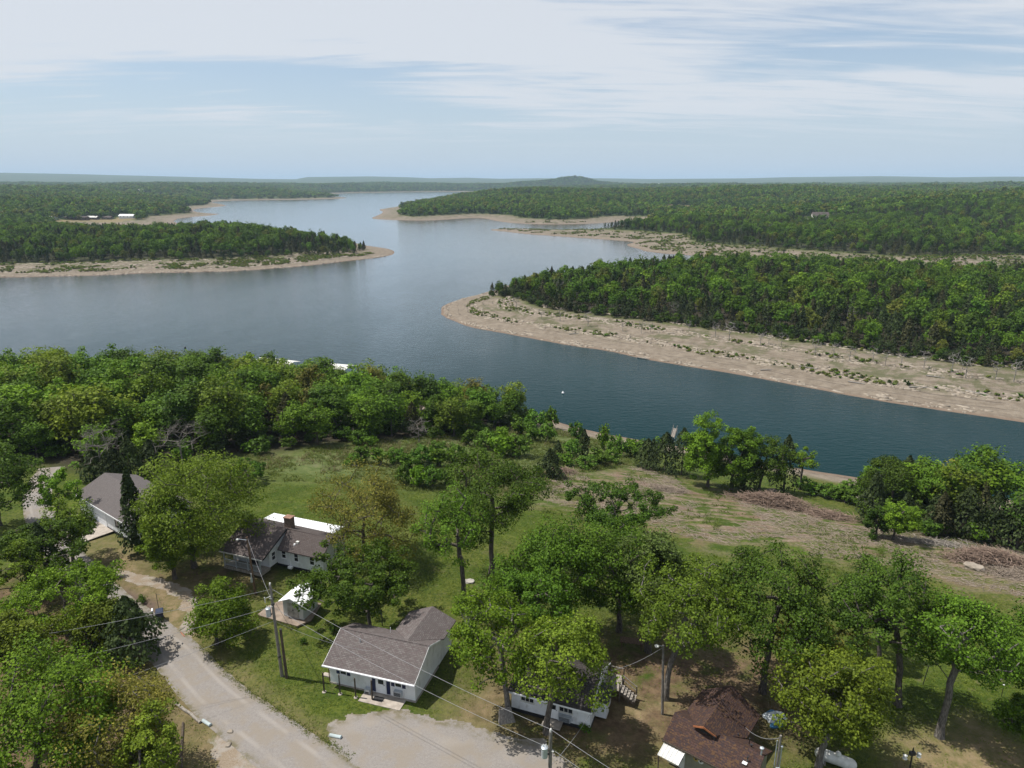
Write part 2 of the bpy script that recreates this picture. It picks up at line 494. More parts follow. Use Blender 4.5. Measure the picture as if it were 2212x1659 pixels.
M['roof_taupe'] = shingles('roof_taupe', (0.0826, 0.0674, 0.0635), (0.1072, 0.0912, 0.0860), (0.0714, 0.0562, 0.0536))
M['roof_shadow'] = shingles('roof_shadow', (0.0397, 0.0351, 0.0331), (0.0728, 0.0648, 0.0608), (0.0331, 0.0291, 0.0277))  # dark grey brown shingles of the cottage roof
M['roof_brown'] = shingles('roof_brown', (0.0489, 0.0297, 0.0251), (0.0694, 0.0410, 0.0344), (0.0344, 0.0264, 0.0291), False, (0.1157, 0.0661, 0.0297))
M['roof_brown_side'] = shingles('roof_brown_side', (0.0489, 0.0297, 0.0251), (0.0694, 0.0410, 0.0344), (0.0344, 0.0264, 0.0291), True, (0.1157, 0.0661, 0.0297))
M['roof_garage'] = shingles('roof_garage', (0.1091, 0.0965, 0.0939), (0.1269, 0.1137, 0.1104), (0.1005, 0.0886, 0.0873))

# ------------------------------------------------------------------ mesh helpers
class MB:
    """collects boxes, prisms and tubes into one mesh"""
    def __init__(s):
        s.v = []; s.f = []
    def add(s, v, f):
        o = len(s.v)
        s.v += [tuple(map(float, p)) for p in v]
        s.f += [tuple(i + o for i in q) for q in f]
        return s
    def box(s, a, b):
        x0, y0, z0 = a; x1, y1, z1 = b
        return s.add([(x0, y0, z0), (x1, y0, z0), (x1, y1, z0), (x0, y1, z0), (x0, y0, z1), (x1, y0, z1), (x1, y1, z1), (x0, y1, z1)],
                     [(0, 3, 2, 1), (4, 5, 6, 7), (0, 1, 5, 4), (1, 2, 6, 5), (2, 3, 7, 6), (3, 0, 4, 7)])
    def hexa(s, p):
        return s.add(p, [(0, 3, 2, 1), (4, 5, 6, 7), (0, 1, 5, 4), (1, 2, 6, 5), (2, 3, 7, 6), (3, 0, 4, 7)])
    def slab(s, top, t=.12):
        """a sheet of thickness t under the given top outline"""
        n = len(top)
        lo = [(p[0], p[1], p[2] - t) for p in top]
        f = [tuple(range(n)), tuple(range(2 * n - 1, n - 1, -1))]
        for i in range(n):
            j = (i + 1) % n
            f.append((i, n + i, n + j, j))
        return s.add(list(top) + lo, f)
    def prism(s, poly, d0, d1, axis='x'):
        """a polygon in the plane across the axis, pulled from d0 to d1"""
        n = len(poly)
        mk = (lambda a, d: (d, a[0], a[1])) if axis == 'x' else ((lambda a, d: (a[0], d, a[1])) if axis == 'y' else (lambda a, d: (a[0], a[1], d)))
        v = [mk(a, d0) for a in poly] + [mk(a, d1) for a in poly]
        f = [tuple(range(n)), tuple(range(2 * n - 1, n - 1, -1))]
        for i in range(n):
            j = (i + 1) % n
            f.append((i, n + i, n + j, j))
        return s.add(v, f)
    def tube(s, a, b, r0, r1=None, k=8):
        r1 = r0 if r1 is None else r1
        a = Vector(a); b = Vector(b)
        d = (b - a).normalized()
        u = d.orthogonal().normalized(); w = d.cross(u)
        v = []
        for c, r in ((a, r0), (b, r1)):
            for i in range(k):
                t = 2 * math.pi * i / k
                v.append(c + u * (r * math.cos(t)) + w * (r * math.sin(t)))
        f = [(i, (i + 1) % k, k + (i + 1) % k, k + i) for i in range(k)]
        f += [tuple(range(k - 1, -1, -1)), tuple(range(k, 2 * k))]
        return s.add(v, f)
    def path(s, pts, r, k=5):
        for a, b in zip(pts[:-1], pts[1:]):
            s.tube(a, b, r, r, k)
        return s
    def lathe(s, prof, c=(0, 0, 0), k=14, axis='z'):
        v = []; n = len(prof)
        for r, h in prof:
            for i in range(k):
                t = 2 * math.pi * i / k
                if axis == 'z':
                    v.append((c[0] + r * math.cos(t), c[1] + r * math.sin(t), c[2] + h))
                else:
                    v.append((c[0] + h, c[1] + r * math.cos(t), c[2] + r * math.sin(t)))
        f = []
        for j in range(n - 1):
            for i in range(k):
                f.append((j * k + i, j * k + (i + 1) % k, (j + 1) * k + (i + 1) % k, (j + 1) * k + i))
        f += [tuple(range(k - 1, -1, -1)), tuple(range((n - 1) * k, n * k))]
        return s.add(v, f)
    def build(s, name, mat, parent=None, smooth=False):
        me = bpy.data.meshes.new(name)
        me.from_pydata(s.v, [], s.f)
        if smooth:
            me.polygons.foreach_set('use_smooth', [True] * len(me.polygons))
        me.materials.append(M[mat] if isinstance(mat, str) else mat)
        import bmesh
        bm = bmesh.new(); bm.from_mesh(me)
        bmesh.ops.recalc_face_normals(bm, faces=bm.faces)
        bm.to_mesh(me); bm.free()
        o = bpy.data.objects.new(name, me)
        COL.objects.link(o)
        if parent:
            o.parent = parent
        return o

def raw_mesh(name, V, Fq, mat, tint=None, smooth=False):
    me = bpy.data.meshes.new(name)
    V = np.asarray(V, np.float32); Fq = np.asarray(Fq, np.int32)
    me.vertices.add(len(V)); me.vertices.foreach_set('co', V.ravel())
    nf, k = Fq.shape
    me.loops.add(nf * k); me.loops.foreach_set('vertex_index', Fq.ravel())
    me.polygons.add(nf); me.polygons.foreach_set('loop_start', np.arange(nf, dtype=np.int32) * k)
    if smooth:
        me.polygons.foreach_set('use_smooth', np.ones(nf, bool))
    if tint is not None:
        a = me.attributes.new('tint', 'FLOAT', 'FACE')
        a.data.foreach_set('value', np.asarray(tint, np.float32))
    me.materials.append(M[mat] if isinstance(mat, str) else mat)
    me.update(calc_edges=True)
    return me
def link(name, data, parent=None):
    o = bpy.data.objects.new(name, data)
    COL.objects.link(o)
    if parent:
        o.parent = parent
    return o
def thing(name, label, cat, loc=(0, 0, 0), rz=0.0, group=None):
    o = bpy.data.objects.new(name, None)
    COL.objects.link(o)
    o.empty_display_size = .3
    o.location = loc
    o.rotation_euler = (0, 0, rz)
    return tag(o, label, cat, group)
def tag(o, label, cat, group=None, kind=None):
    if label: o['label'] = label
    if cat: o['category'] = cat
    if group: o['group'] = group
    if kind: o['kind'] = kind
    return o

# ------------------------------------------------------------------ the ground, one sheet to the horizon
ang = np.concatenate([np.radians(np.arange(-180, -56, 6.0)), np.radians(np.arange(-56, 56.01, .26)), np.radians(np.arange(60, 180, 6.0))])
rad = np.concatenate([[6.0, 16.0, 26.0], np.geomspace(34, 420, 300), np.geomspace(424, 16000, 330), [20000, 30000, 45000]])
AA, RR = np.meshgrid(ang, rad)
GX = RR * np.sin(AA); GY = RR * np.cos(AA)
gz, gd, gdn, gd1, gd2, gd3 = terrain(GX, GY, True)
gz = gz + np.where((gdn > 4) & (RR < 400), (fbm(GX / 3.1, GY / 3.1, 55, 3) - .5) * .22 * np.clip((105 - gdn) / 40, 0, 1), 0)
na, nr = len(ang), len(rad)
V = np.stack([GX, GY, gz], -1).reshape(-1, 3)
V = np.vstack([V, [[0, 0, 0]]])
idx = np.arange(na * nr).reshape(nr, na)
q = np.stack([idx[:-1, :], np.roll(idx, -1, 1)[:-1, :], np.roll(idx, -1, 1)[1:, :], idx[1:, :]], -1).reshape(-1, 4)
me = raw_mesh('ground', V, q[:, ::-1], plain('tmp', (.1, .1, .1)), None, True)
me.materials.clear()

def pxpoly(pts):
    return [tuple(G(a, b)[:2]) for a, b in pts]
def mask(pts, soft, x, y, nz=3.0, sc=6.0, seed=0):
    d = sdf(pts, x, y) + (fbm(x / sc, y / sc, seed) - .5) * nz * 2
    return np.clip(d / soft * .5 + .5, 0, 1)
Xf, Yf = V[:, 0], V[:, 1]
near_sel = (np.hypot(Xf, Yf) < 420)
DRY = [pxpoly([(196, 1150), (290, 1180), (330, 1240), (420, 1270), (440, 1330), (420, 1400), (320, 1350), (250, 1290), (190, 1240)]),
       pxpoly([(955, 1535), (1090, 1470), (1100, 1560), (1010, 1570)]),
       pxpoly([(1320, 1520), (1480, 1490), (1440, 1600), (1330, 1600)]),
       pxpoly([(1930, 1590), (2100, 1560), (2260, 1640), (2200, 1760), (1900, 1700)]),
       pxpoly([(440, 1430), (520, 1480), (600, 1530), (700, 1590), (660, 1600), (540, 1530), (470, 1470)]),
       pxpoly([(390, 1500), (480, 1540), (520, 1600), (480, 1680), (380, 1680), (380, 1560)])]
SLASH = pxpoly([(1165, 1035), (1290, 1005), (1400, 1010), (1480, 1045), (1640, 1072), (1850, 1115), (2000, 1155), (2230, 1190), (2420, 1260),
                (2330, 1310), (2212, 1290), (2060, 1262), (1900, 1215), (1700, 1195), (1500, 1165), (1350, 1120), (1180, 1085)])
LITTER = [pxpoly([(1050, 1440), (1330, 1360), (1480, 1370), (1700, 1400), (1760, 1480), (1700, 1580), (1480, 1660), (1230, 1680), (1060, 1590)]),
          pxpoly([(300, 1230), (480, 1205), (560, 1225), (540, 1265), (420, 1275), (340, 1270)]),
          pxpoly([(-200, 1280), (150, 1230), (300, 1330), (400, 1480), (390, 1700), (-300, 1900)])]
MULCH = pxpoly([(243, 1275), (280, 1275), (345, 1300), (335, 1335), (300, 1330), (262, 1300)])
MEADOW = pxpoly([(560, 985), (760, 962), (900, 950), (1110, 930), (1200, 930), (1330, 965), (1400, 1000), (1290, 1010), (1170, 1035), (1180, 1070),
                 (1000, 1065), (880, 1050), (690, 1035), (520, 1030)])
WOODFRONT = [(-300, 1060), (-60, 1015), (60, 1000), (200, 1020), (330, 1000), (560, 980), (700, 962), (880, 946), (1000, 946), (1100, 926), (1165, 905)]
WOOD = [tuple(G(a, b)[:2]) for a, b in WOODFRONT] + [tuple(un(a, b, WATER)[:2]) for a, b in [(1180, 860), (900, 790), (500, 760), (100, 770), (-300, 800)]]
RIGHTWOOD = [tuple(G(a, b)[:2]) for a, b in [(1855, 1090), (1990, 1160), (2120, 1172), (2260, 1200), (2700, 1300)]] + [tuple(un(a, b, WATER)[:2]) for a, b in [(2700, 1080), (2200, 1020), (1855, 1000)]]
N = len(V)
def full(v=0.0):
    return np.full(N, v)
att = {k: full() for k in ('dry', 'slash', 'litter', 'mulch', 'meadow', 'sand', 'wood')}
xs, ys = Xf[near_sel], Yf[near_sel]
for p in DRY:
    att['dry'][near_sel] = np.maximum(att['dry'][near_sel], mask(p, 2.5, xs, ys, 1.5, 3.0, 5))
att['slash'][near_sel] = mask(SLASH, 5, xs, ys, 4, 9.0, 6)
for p in LITTER:
    att['litter'][near_sel] = np.maximum(att['litter'][near_sel], mask(p, 5, xs, ys, 2.5, 5.0, 7))
att['mulch'][near_sel] = mask(MULCH, .8, xs, ys, .4, 2.0, 8)
att['meadow'][near_sel] = mask(MEADOW, 5, xs, ys, 2, 7.0, 9)
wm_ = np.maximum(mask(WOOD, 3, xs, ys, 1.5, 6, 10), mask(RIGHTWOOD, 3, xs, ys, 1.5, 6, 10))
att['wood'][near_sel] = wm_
dnf, ddf = gdn.ravel(), gd.ravel()
rr_ = RR.ravel()
TREELINE = 48.0
sand = np.zeros(na * nr)
wig = (fbm(GX / 22, GY / 22, 71) - .5).ravel() * 16
rimv = np.full(na * nr, -1e3); s1 = (gd1.ravel() > -5) & (rr_ < 900)
rimv[s1] = r1_rim(GX.ravel()[s1], GY.ravel()[s1], gd1.ravel()[s1])
sand = np.where(dnf > -25, np.clip((11 + wig * .4 - dnf) / 4, 0, 1), np.clip((TREELINE + 3 + wig - ddf) / 8, 0, 1))
far_wood = np.where((dnf < -20), np.clip((ddf - TREELINE - wig) / 6, 0, 1), 0)
sand[s1] = np.clip((3 + wig[s1] * .6 - rimv[s1]) / 6, 0, 1)
far_wood[s1] = np.clip((rimv[s1] - wig[s1] * .6) / 5, 0, 1)
s2 = (gd2.ravel() > 0) & (gd2.ravel() >= gd3.ravel()) & (rr_ < 900)
sand[s2] = np.clip((63 + wig[s2] - gd2.ravel()[s2]) / 8, 0, 1); far_wood[s2] = np.clip((gd2.ravel()[s2] - 60 - wig[s2]) / 6, 0, 1)
att['sand'][:-1] = sand
att['wood'][:-1] = np.maximum(att['wood'][:-1], far_wood)
att['shore'] = full(); att['shore'][:-1] = ddf
for fx, fy, fr_ in [(1770, 476, 20), (1725, 479, 16), (1815, 480, 16), (1470, 446, 30), (150, 477, 18), (200, 476, 16), (271, 473, 22), (232, 477, 14)]:
    c_ = G(fx, fy)
    sel = np.hypot(Xf - c_.x, (Yf - c_.y) * .45) < fr_
    att['wood'][sel] = 0; att['dry'][sel] = 1; att['sand'][sel] *= .3
for k, v in att.items():
    a = me.attributes.new('m_' + k, 'FLOAT', 'POINT')
    a.data.foreach_set('value', v.astype(np.float32))

b = NB('ground_cover')
P = b.pos()
fine = b.noise(P, 2.6, 6, .72)
midn = b.noise(P, .32, 5, .6)
big = b.noise(P, .055, 5, .6)
grass = b.mix(b.ramp(midn, .3, .7), (0.0427, 0.0692, 0.0088), (0.0868, 0.1104, 0.0162))
grass = b.mix(b.math('MULTIPLY', b.ramp(big, .42, .68), .7), grass, (0.1104, 0.1067, 0.0309))
grass = b.mix(b.math('MULTIPLY', b.ramp(fine, .45, .57), .7), grass, (0.0265, 0.0486, 0.0059))
worn = b.ramp(b.noise(P, .75, 7, .75), .54, .70)
grass = b.mix(b.math('MULTIPLY', worn, .55), grass, (0.1472, 0.1214, 0.0699))
dryc = b.mix(b.ramp(b.noise(P, .9, 6, .65), .32, .68), (0.2282, 0.1693, 0.0994), (0.1214, 0.1104, 0.0442))
dryc = b.mix(b.math('MULTIPLY', b.ramp(fine, .5, .8), .4), dryc, (0.3091, 0.2650, 0.1987))
col = b.mix(b.attr('m_dry'), grass, dryc)
lit = b.mix(b.ramp(b.noise(P, 1.1, 6, .7), .35, .65), (0.0846, 0.0574, 0.0353), (0.1582, 0.1104, 0.0662))
lit = b.mix(b.math('MULTIPLY', b.ramp(midn, .5, .72), .8), lit, (0.0626, 0.0773, 0.0191))
col = b.mix(b.math('MULTIPLY', b.attr('m_litter'), b.ramp(b.noise(P, .45, 5, .65), .28, .55)), col, lit)
mead = b.mix(b.ramp(b.noise(P, .8, 6, .7), .3, .7), (0.0570, 0.0865, 0.0221), (0.1196, 0.1380, 0.0515))
mead = b.mix(b.math('MULTIPLY', b.ramp(midn, .52, .75), .6), mead, (0.1518, 0.1380, 0.0874))
col = b.mix(b.attr('m_meadow'), col, mead)
streak = b.noise(b.scale(P, (.30, 1.5, 1), (0, 0, math.radians(20))), .55, 6, .7)
slc = b.mix(b.ramp(b.noise(P, 1.6, 6, .75), .3, .7), (0.1104, 0.0824, 0.0574), (0.2466, 0.1928, 0.1435))
slc = b.mix(b.math('MULTIPLY', b.ramp(fine, .55, .85), .5), slc, (0.3312, 0.2870, 0.2355))
slc = b.mix(b.math('MULTIPLY', b.ramp(b.noise(P, .16, 6, .7), .48, .62), .65), slc, (.150, .095, .066))
sl = b.math('MULTIPLY', b.attr('m_slash'), b.ramp(b.math('ADD', b.math('MULTIPLY', streak, .6), b.math('MULTIPLY', midn, .4)), .445, .575))
col = b.mix(sl, col, slc)
mul = b.mix(fine, (0.0736, 0.0500, 0.0383), (0.1398, 0.1030, 0.0846))
col = b.mix(b.attr('m_mulch'), col, mul)
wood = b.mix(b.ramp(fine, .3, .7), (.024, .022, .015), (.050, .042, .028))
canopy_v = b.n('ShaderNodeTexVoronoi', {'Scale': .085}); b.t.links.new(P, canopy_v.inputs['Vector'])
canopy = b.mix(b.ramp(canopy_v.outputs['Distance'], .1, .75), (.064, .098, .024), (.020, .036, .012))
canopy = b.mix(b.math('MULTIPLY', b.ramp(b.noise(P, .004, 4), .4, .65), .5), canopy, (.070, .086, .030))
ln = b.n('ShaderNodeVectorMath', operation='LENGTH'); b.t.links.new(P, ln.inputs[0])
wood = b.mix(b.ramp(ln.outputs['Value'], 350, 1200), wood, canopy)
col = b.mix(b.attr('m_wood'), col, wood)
sh = b.attr('m_shore')
sandc = b.mix(b.ramp(b.noise(P, .35, 6, .7), .3, .7), (0.1360, 0.1094, 0.0811), (0.2136, 0.1789, 0.1389))
sandc = b.mix(b.math('MULTIPLY', b.ramp(fine, .45, .8), .55), sandc, (0.2589, 0.2363, 0.2099))
lay = b.noise(b.n('ShaderNodeCombineXYZ', {0: b.math('MULTIPLY', sh, .55), 1: b.math('MULTIPLY', midn, 2.0)}).outputs[0], 1.0, 5, .6)
sandc = b.mix(b.math('MULTIPLY', b.ramp(lay, .5, .68), .55), sandc, (0.1003, 0.0844, 0.0709))
lines = b.math('SINE', b.math('ADD', b.math('MULTIPLY', sh, 1.25), b.math('MULTIPLY', b.noise(P, .05, 4, .6), 9.0)))
lines = b.math('MULTIPLY', b.ramp(lines, .90, .99), b.ramp(b.noise(P, .09, 4, .6), .42, .56))
sandc = b.mix(b.math('MULTIPLY', lines, .65), sandc, (0.0688, 0.0574, 0.0489))
wet = b.math('SUBTRACT', 1.0, b.ramp(sh, .0, 3.0))
sandc = b.mix(b.math('MULTIPLY', wet, .75), sandc, (0.1521, 0.1047, 0.0760))
weeds = b.math('MULTIPLY', b.ramp(b.noise(P, .12, 6, .7), .46, .60), b.ramp(sh, 8, 22))
sandc = b.mix(b.math('MULTIPLY', weeds, .8), sandc, b.mix(fine, (0.0569, 0.0662, 0.0261), (0.0971, 0.0979, 0.0506)))
col = b.mix(b.attr('m_sand'), col, sandc)
hb = b.math('ADD', b.noise(P, 5.0, 4, .7), b.math('MULTIPLY', b.noise(P, 1.1, 3), 1.5))
b.bsdf(col, .95, b.bump(hb, .9, .12), .12)
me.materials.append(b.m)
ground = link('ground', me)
tag(ground, 'lawns, dry field and sandy lake banks rolling to the horizon', 'ground', None, 'structure')

# ------------------------------------------------------------------ the lake
b = NB('lake_water')
P = b.pos()
w1 = b.noise(b.scale(P, (.55, 1.25, 1), (0, 0, math.radians(14))), .55, 4, .6, .3)
w2 = b.noise(b.scale(P, (1.0, 2.0, 1), (0, 0, math.radians(-20))), 1.3, 3, .6)
w3 = b.noise(P, .07, 3)
gust = b.ramp(b.noise(b.scale(P, (1, .35, 1), (0, 0, math.radians(25))), .009, 5, .6), .35, .68)
hgt = b.math('ADD', b.math('MULTIPLY', w1, .8), b.math('ADD', b.math('MULTIPLY', w2, .35), b.math('MULTIPLY', w3, .4)))
ln = b.n('ShaderNodeVectorMath', operation='LENGTH'); b.t.links.new(P, ln.inputs[0])
st = b.math('MULTIPLY_ADD', gust, .22, .26)
bp = b.n('ShaderNodeBump', {'Distance': .42})
b.t.links.new(hgt, bp.inputs['Height']); b.t.links.new(st, bp.inputs['Strength'])
wc = b.mix(b.ramp(b.noise(P, .006, 4), .3, .7), (.0010, .0170, .0195), (.0016, .0210, .0235))
lw = b.n('ShaderNodeLayerWeight', {'Blend': .5}); b.t.links.new(bp.outputs[0], lw.inputs['Normal'])
gustf = b.math('MULTIPLY_ADD', gust, .42, .80)
fr = b.math('MINIMUM', b.math('MULTIPLY', b.math('POWER', lw.outputs['Facing'], 9.6), b.math('MULTIPLY', gustf, 2.5)), .88)   # steep rise of the mirror towards grazing, as on ruffled water
dif = b.n('ShaderNodeBsdfDiffuse', {'Color': wc})
glo = b.n('ShaderNodeBsdfGlossy', {'Color': (.97, .98, 1.0), 'Roughness': .09}); b.t.links.new(bp.outputs[0], glo.inputs['Normal'])
wmx = b.n('ShaderNodeMixShader'); b.t.links.new(fr, wmx.inputs[0]); b.t.links.new(dif.outputs[0], wmx.inputs[1]); b.t.links.new(glo.outputs[0], wmx.inputs[2])
b.t.links.new(wmx.outputs[0], b.out.inputs['Surface'])
M['water'] = b.m
mw = MB()
mw.add([(-9000, -300, WATER), (9000, -300, WATER), (9000, 9500, WATER), (-9000, 9500, WATER)], [(0, 1, 2, 3)])
lake = mw.build('lake_water', b.m)
tag(lake, 'broad blue green lake winding between wooded points', 'lake', None, 'structure')

# ------------------------------------------------------------------ haze: a closed box of pale air
b = NB('haze')
pv = b.n('ShaderNodeVolumePrincipled', {'Color': (.60, .80, 1.0), 'Density': 6.5e-5, 'Anisotropy': 0.0})
b.t.links.new(pv.outputs[0], b.out.inputs['Volume'])
hz = MB().box((-50000, -50000, -45), (50000, 50000, 330)).build('haze', b.m)
tag(hz, 'pale blue haze over the distant hills', 'haze', None, 'stuff')

# ------------------------------------------------------------------ gravel road, parking and pads
b = NB('gravel')
P = b.pos()
g1 = b.math('ADD', b.math('MULTIPLY', b.noise(P, 22.0, 4, .75), .6), b.math('MULTIPLY', b.noise(P, 5.0, 5, .8), .4))
g2 = b.noise(P, .5, 5, .6)
v1 = b.n('ShaderNodeTexVoronoi', {'Scale': 9.0}); b.t.links.new(P, v1.inputs['Vector'])
gc = b.mix(b.ramp(g1, .38, .62), (0.1705, 0.1545, 0.1427), (0.2436, 0.2262, 0.2102))
gc = b.mix(b.math('MULTIPLY', b.ramp(g2, .42, .62), .7), gc, (0.2088, 0.1796, 0.1448))
gc = b.mix(b.math('MULTIPLY', b.ramp(b.attr('m_track'), .35, .9), b.math('MULTIPLY', b.ramp(b.noise(P, .25, 5, .6), .38, .6), .6)), gc, (0.2784, 0.2561, 0.2332))
gc = b.mix(b.math('MULTIPLY', b.ramp(b.attr('m_edge'), .12, .8), b.math('MULTIPLY', b.ramp(b.noise(P, .9, 6, .7), .42, .58), .85)), gc, b.mix(g1, (0.0731, 0.0731, 0.0313), (0.1636, 0.1357, 0.0870)))
b.bsdf(gc, .95, b.bump(g1, .35, .03), .15)
M['gravel'] = b.m
b = NB('dirt_drive')
P = b.pos()
g1 = b.noise(P, 9.0, 5, .75)
g2 = b.noise(P, .7, 6, .7)
gc = b.mix(b.ramp(g1, .3, .7), (0.1696, 0.1305, 0.0914), (0.2610, 0.2132, 0.1610))
gc = b.mix(b.math('MULTIPLY', b.ramp(g2, .42, .62), .75), gc, (0.2697, 0.2479, 0.2218))
gc = b.mix(b.math('MULTIPLY', b.ramp(b.noise(P, .4, 6, .7), .52, .66), .8), gc, (0.1001, 0.1001, 0.0391))
b.bsdf(gc, .95, b.bump(g1, .5, .03), .12)
M['dirt_drive'] = b.m
def strip(name, pts, width, z, label, cat):
    P_ = [np.array(G(*p)[:2]) for p in pts]
    P_ = [np.array(p) for p in chaikin([tuple(p) for p in P_], 3)]
    n = len(P_); k = 13
    V_ = []; tr = []; ed = []
    for i, p in enumerate(P_):
        d = P_[min(i + 1, n - 1)] - P_[max(i - 1, 0)]
        d = d / np.linalg.norm(d); nn = np.array([-d[1], d[0]])
        w = np.interp(i / (n - 1), np.linspace(0, 1, len(width)), width) / 2
        for j in range(k):
            u = j / (k - 1) * 2 - 1
            off = u * w * (1 + (.16 * (float(fbm(p[0] * .7 + u * 3, p[1] * .7, 91)) - .5) if abs(u) > .9 else 0))
            a = p + nn * off
            V_.append((a[0], a[1], z + .04 * (1 - u * u)))
            tr.append(math.exp(-((abs(u) - .48) / .13) ** 2)); ed.append(abs(u) ** 5)
    V_ = np.array(V_); V_[:, 2] += np.maximum(terrain_near(V_[:, 0], V_[:, 1]), -1)
    Fq = [(i * k + j, i * k + j + 1, (i + 1) * k + j + 1, (i + 1) * k + j) for i in range(n - 1) for j in range(k - 1)]
    me = raw_mesh(name, V_, np.array(Fq)[:, ::-1], 'gravel', None, True)
    for nm, vals in (('m_track', tr), ('m_edge', ed)):
        a = me.attributes.new(nm, 'FLOAT', 'POINT'); a.data.foreach_set('value', np.array(vals, np.float32))
    o = link(name, me)
    return tag(o, label, cat, None, 'structure')
strip('road', [(900, 1840), (760, 1735), (655, 1650), (568, 1582), (478, 1516), (430, 1468), (388, 1416), (310, 1356), (240, 1306), (185, 1245), (125, 1190), (90, 1125), (78, 1075), (88, 1040), (112, 1010)],
      [5.6, 5.2, 4.7, 4.4, 4.0, 3.8, 3.8], .02, 'pale gravel road running between the houses and the trees', 'road')
def sheet(name, poly, z, mat, label, cat, sub=26, edge=1.6):
    """a flat sheet over a polygon, ragged at the rim"""
    xs_ = [p[0] for p in poly]; ys_ = [p[1] for p in poly]
    st = edge * .10
    gx, gy = np.meshgrid(np.arange(min(xs_) - 1, max(xs_) + 1, st), np.arange(min(ys_) - 1, max(ys_) + 1, st))
    d = sdf(poly, gx, gy) + (fbm(gx * .8, gy * .8, 33) - .5) * 1.6
    keep = d > 0
    id_ = -np.ones(gx.shape, int)
    cell = keep[:-1, :-1] & keep[1:, :-1] & keep[:-1, 1:] & keep[1:, 1:]
    use = np.zeros(gx.shape, bool)
    use[:-1, :-1] |= cell; use[1:, :-1] |= cell; use[:-1, 1:] |= cell; use[1:, 1:] |= cell
    id_[use] = np.arange(use.sum())
    jj, ii = np.nonzero(cell)
    Fq = np.stack([id_[jj, ii], id_[jj, ii + 1], id_[jj + 1, ii + 1], id_[jj + 1, ii]], -1)
    zz = np.maximum(terrain_near(gx[use], gy[use]), -1) + z
    me = raw_mesh(name, np.stack([gx[use], gy[use], zz], -1), Fq, mat)
    a = me.attributes.new('m_edge', 'FLOAT', 'POINT'); a.data.foreach_set('value', np.clip(1 - d[use] / edge, 0, 1).astype(np.float32))
    a = me.attributes.new('m_track', 'FLOAT', 'POINT'); a.data.foreach_set('value', (.7 * vnoise(gx[use] * .35, gy[use] * .9, 12)).astype(np.float32))
    return tag(link(name, me), label, cat, None, 'structure')
PARK = pxpoly([(694, 1575), (720, 1552), (779, 1537), (860, 1534), (930, 1545), (1010, 1562), (1090, 1585), (1180, 1600), (1250, 1660), (1330, 1760), (1100, 1800), (860, 1790), (740, 1690)])
sheet('parking_gravel', PARK, .016, 'gravel', 'pale gravel parking area in front of the white houses', 'parking')
DRIVE = pxpoly([(455, 1590), (500, 1575), (560, 1620), (640, 1700), (700, 1780), (560, 1760), (470, 1690)])
sheet('gravel_shoulder', DRIVE, .012, 'dirt_drive', 'dusty gravel shoulder beside the road under the oaks', 'shoulder')
UPDRIVE = pxpoly([(405, 1394), (432, 1340), (426, 1290), (380, 1262), (300, 1240), (230, 1222), (212, 1236), (280, 1258), (350, 1276), (392, 1302), (398, 1340), (376, 1376)])
sheet('gravel_drive', UPDRIVE, .012, 'dirt_drive', 'worn gravel drive curving towards the back house', 'drive')

# ------------------------------------------------------------------ tree growing
def tubes(P0, P1, r0, r1, k=5):
    d = P1 - P0
    L = np.linalg.norm(d, axis=1, keepdims=True) + 1e-9
    d = d / L
    ref = np.where(np.abs(d[:, 2:3]) < .9, np.array([[0, 0, 1.0]]), np.array([[1.0, 0, 0]]))
    u = np.cross(d, ref); u /= np.linalg.norm(u, axis=1, keepdims=True) + 1e-9
    w = np.cross(d, u)
    t = np.arange(k) * 2 * math.pi / k
    ring = u[:, None, :] * np.cos(t)[None, :, None] + w[:, None, :] * np.sin(t)[None, :, None]
    A = P0[:, None, :] + ring * r0[:, None, None]
    B = P1[:, None, :] + ring * r1[:, None, None]
    V = np.concatenate([A, B], 1).reshape(-1, 3)
    n = len(P0)
    base = np.arange(n)[:, None] * 2 * k
    i = np.arange(k)[None, :]; j = (np.arange(k) + 1)[None, :] % k
    Fq = np.stack([base + i, base + j, base + k + j, base + k + i], -1).reshape(-1, 4)
    return V, Fq

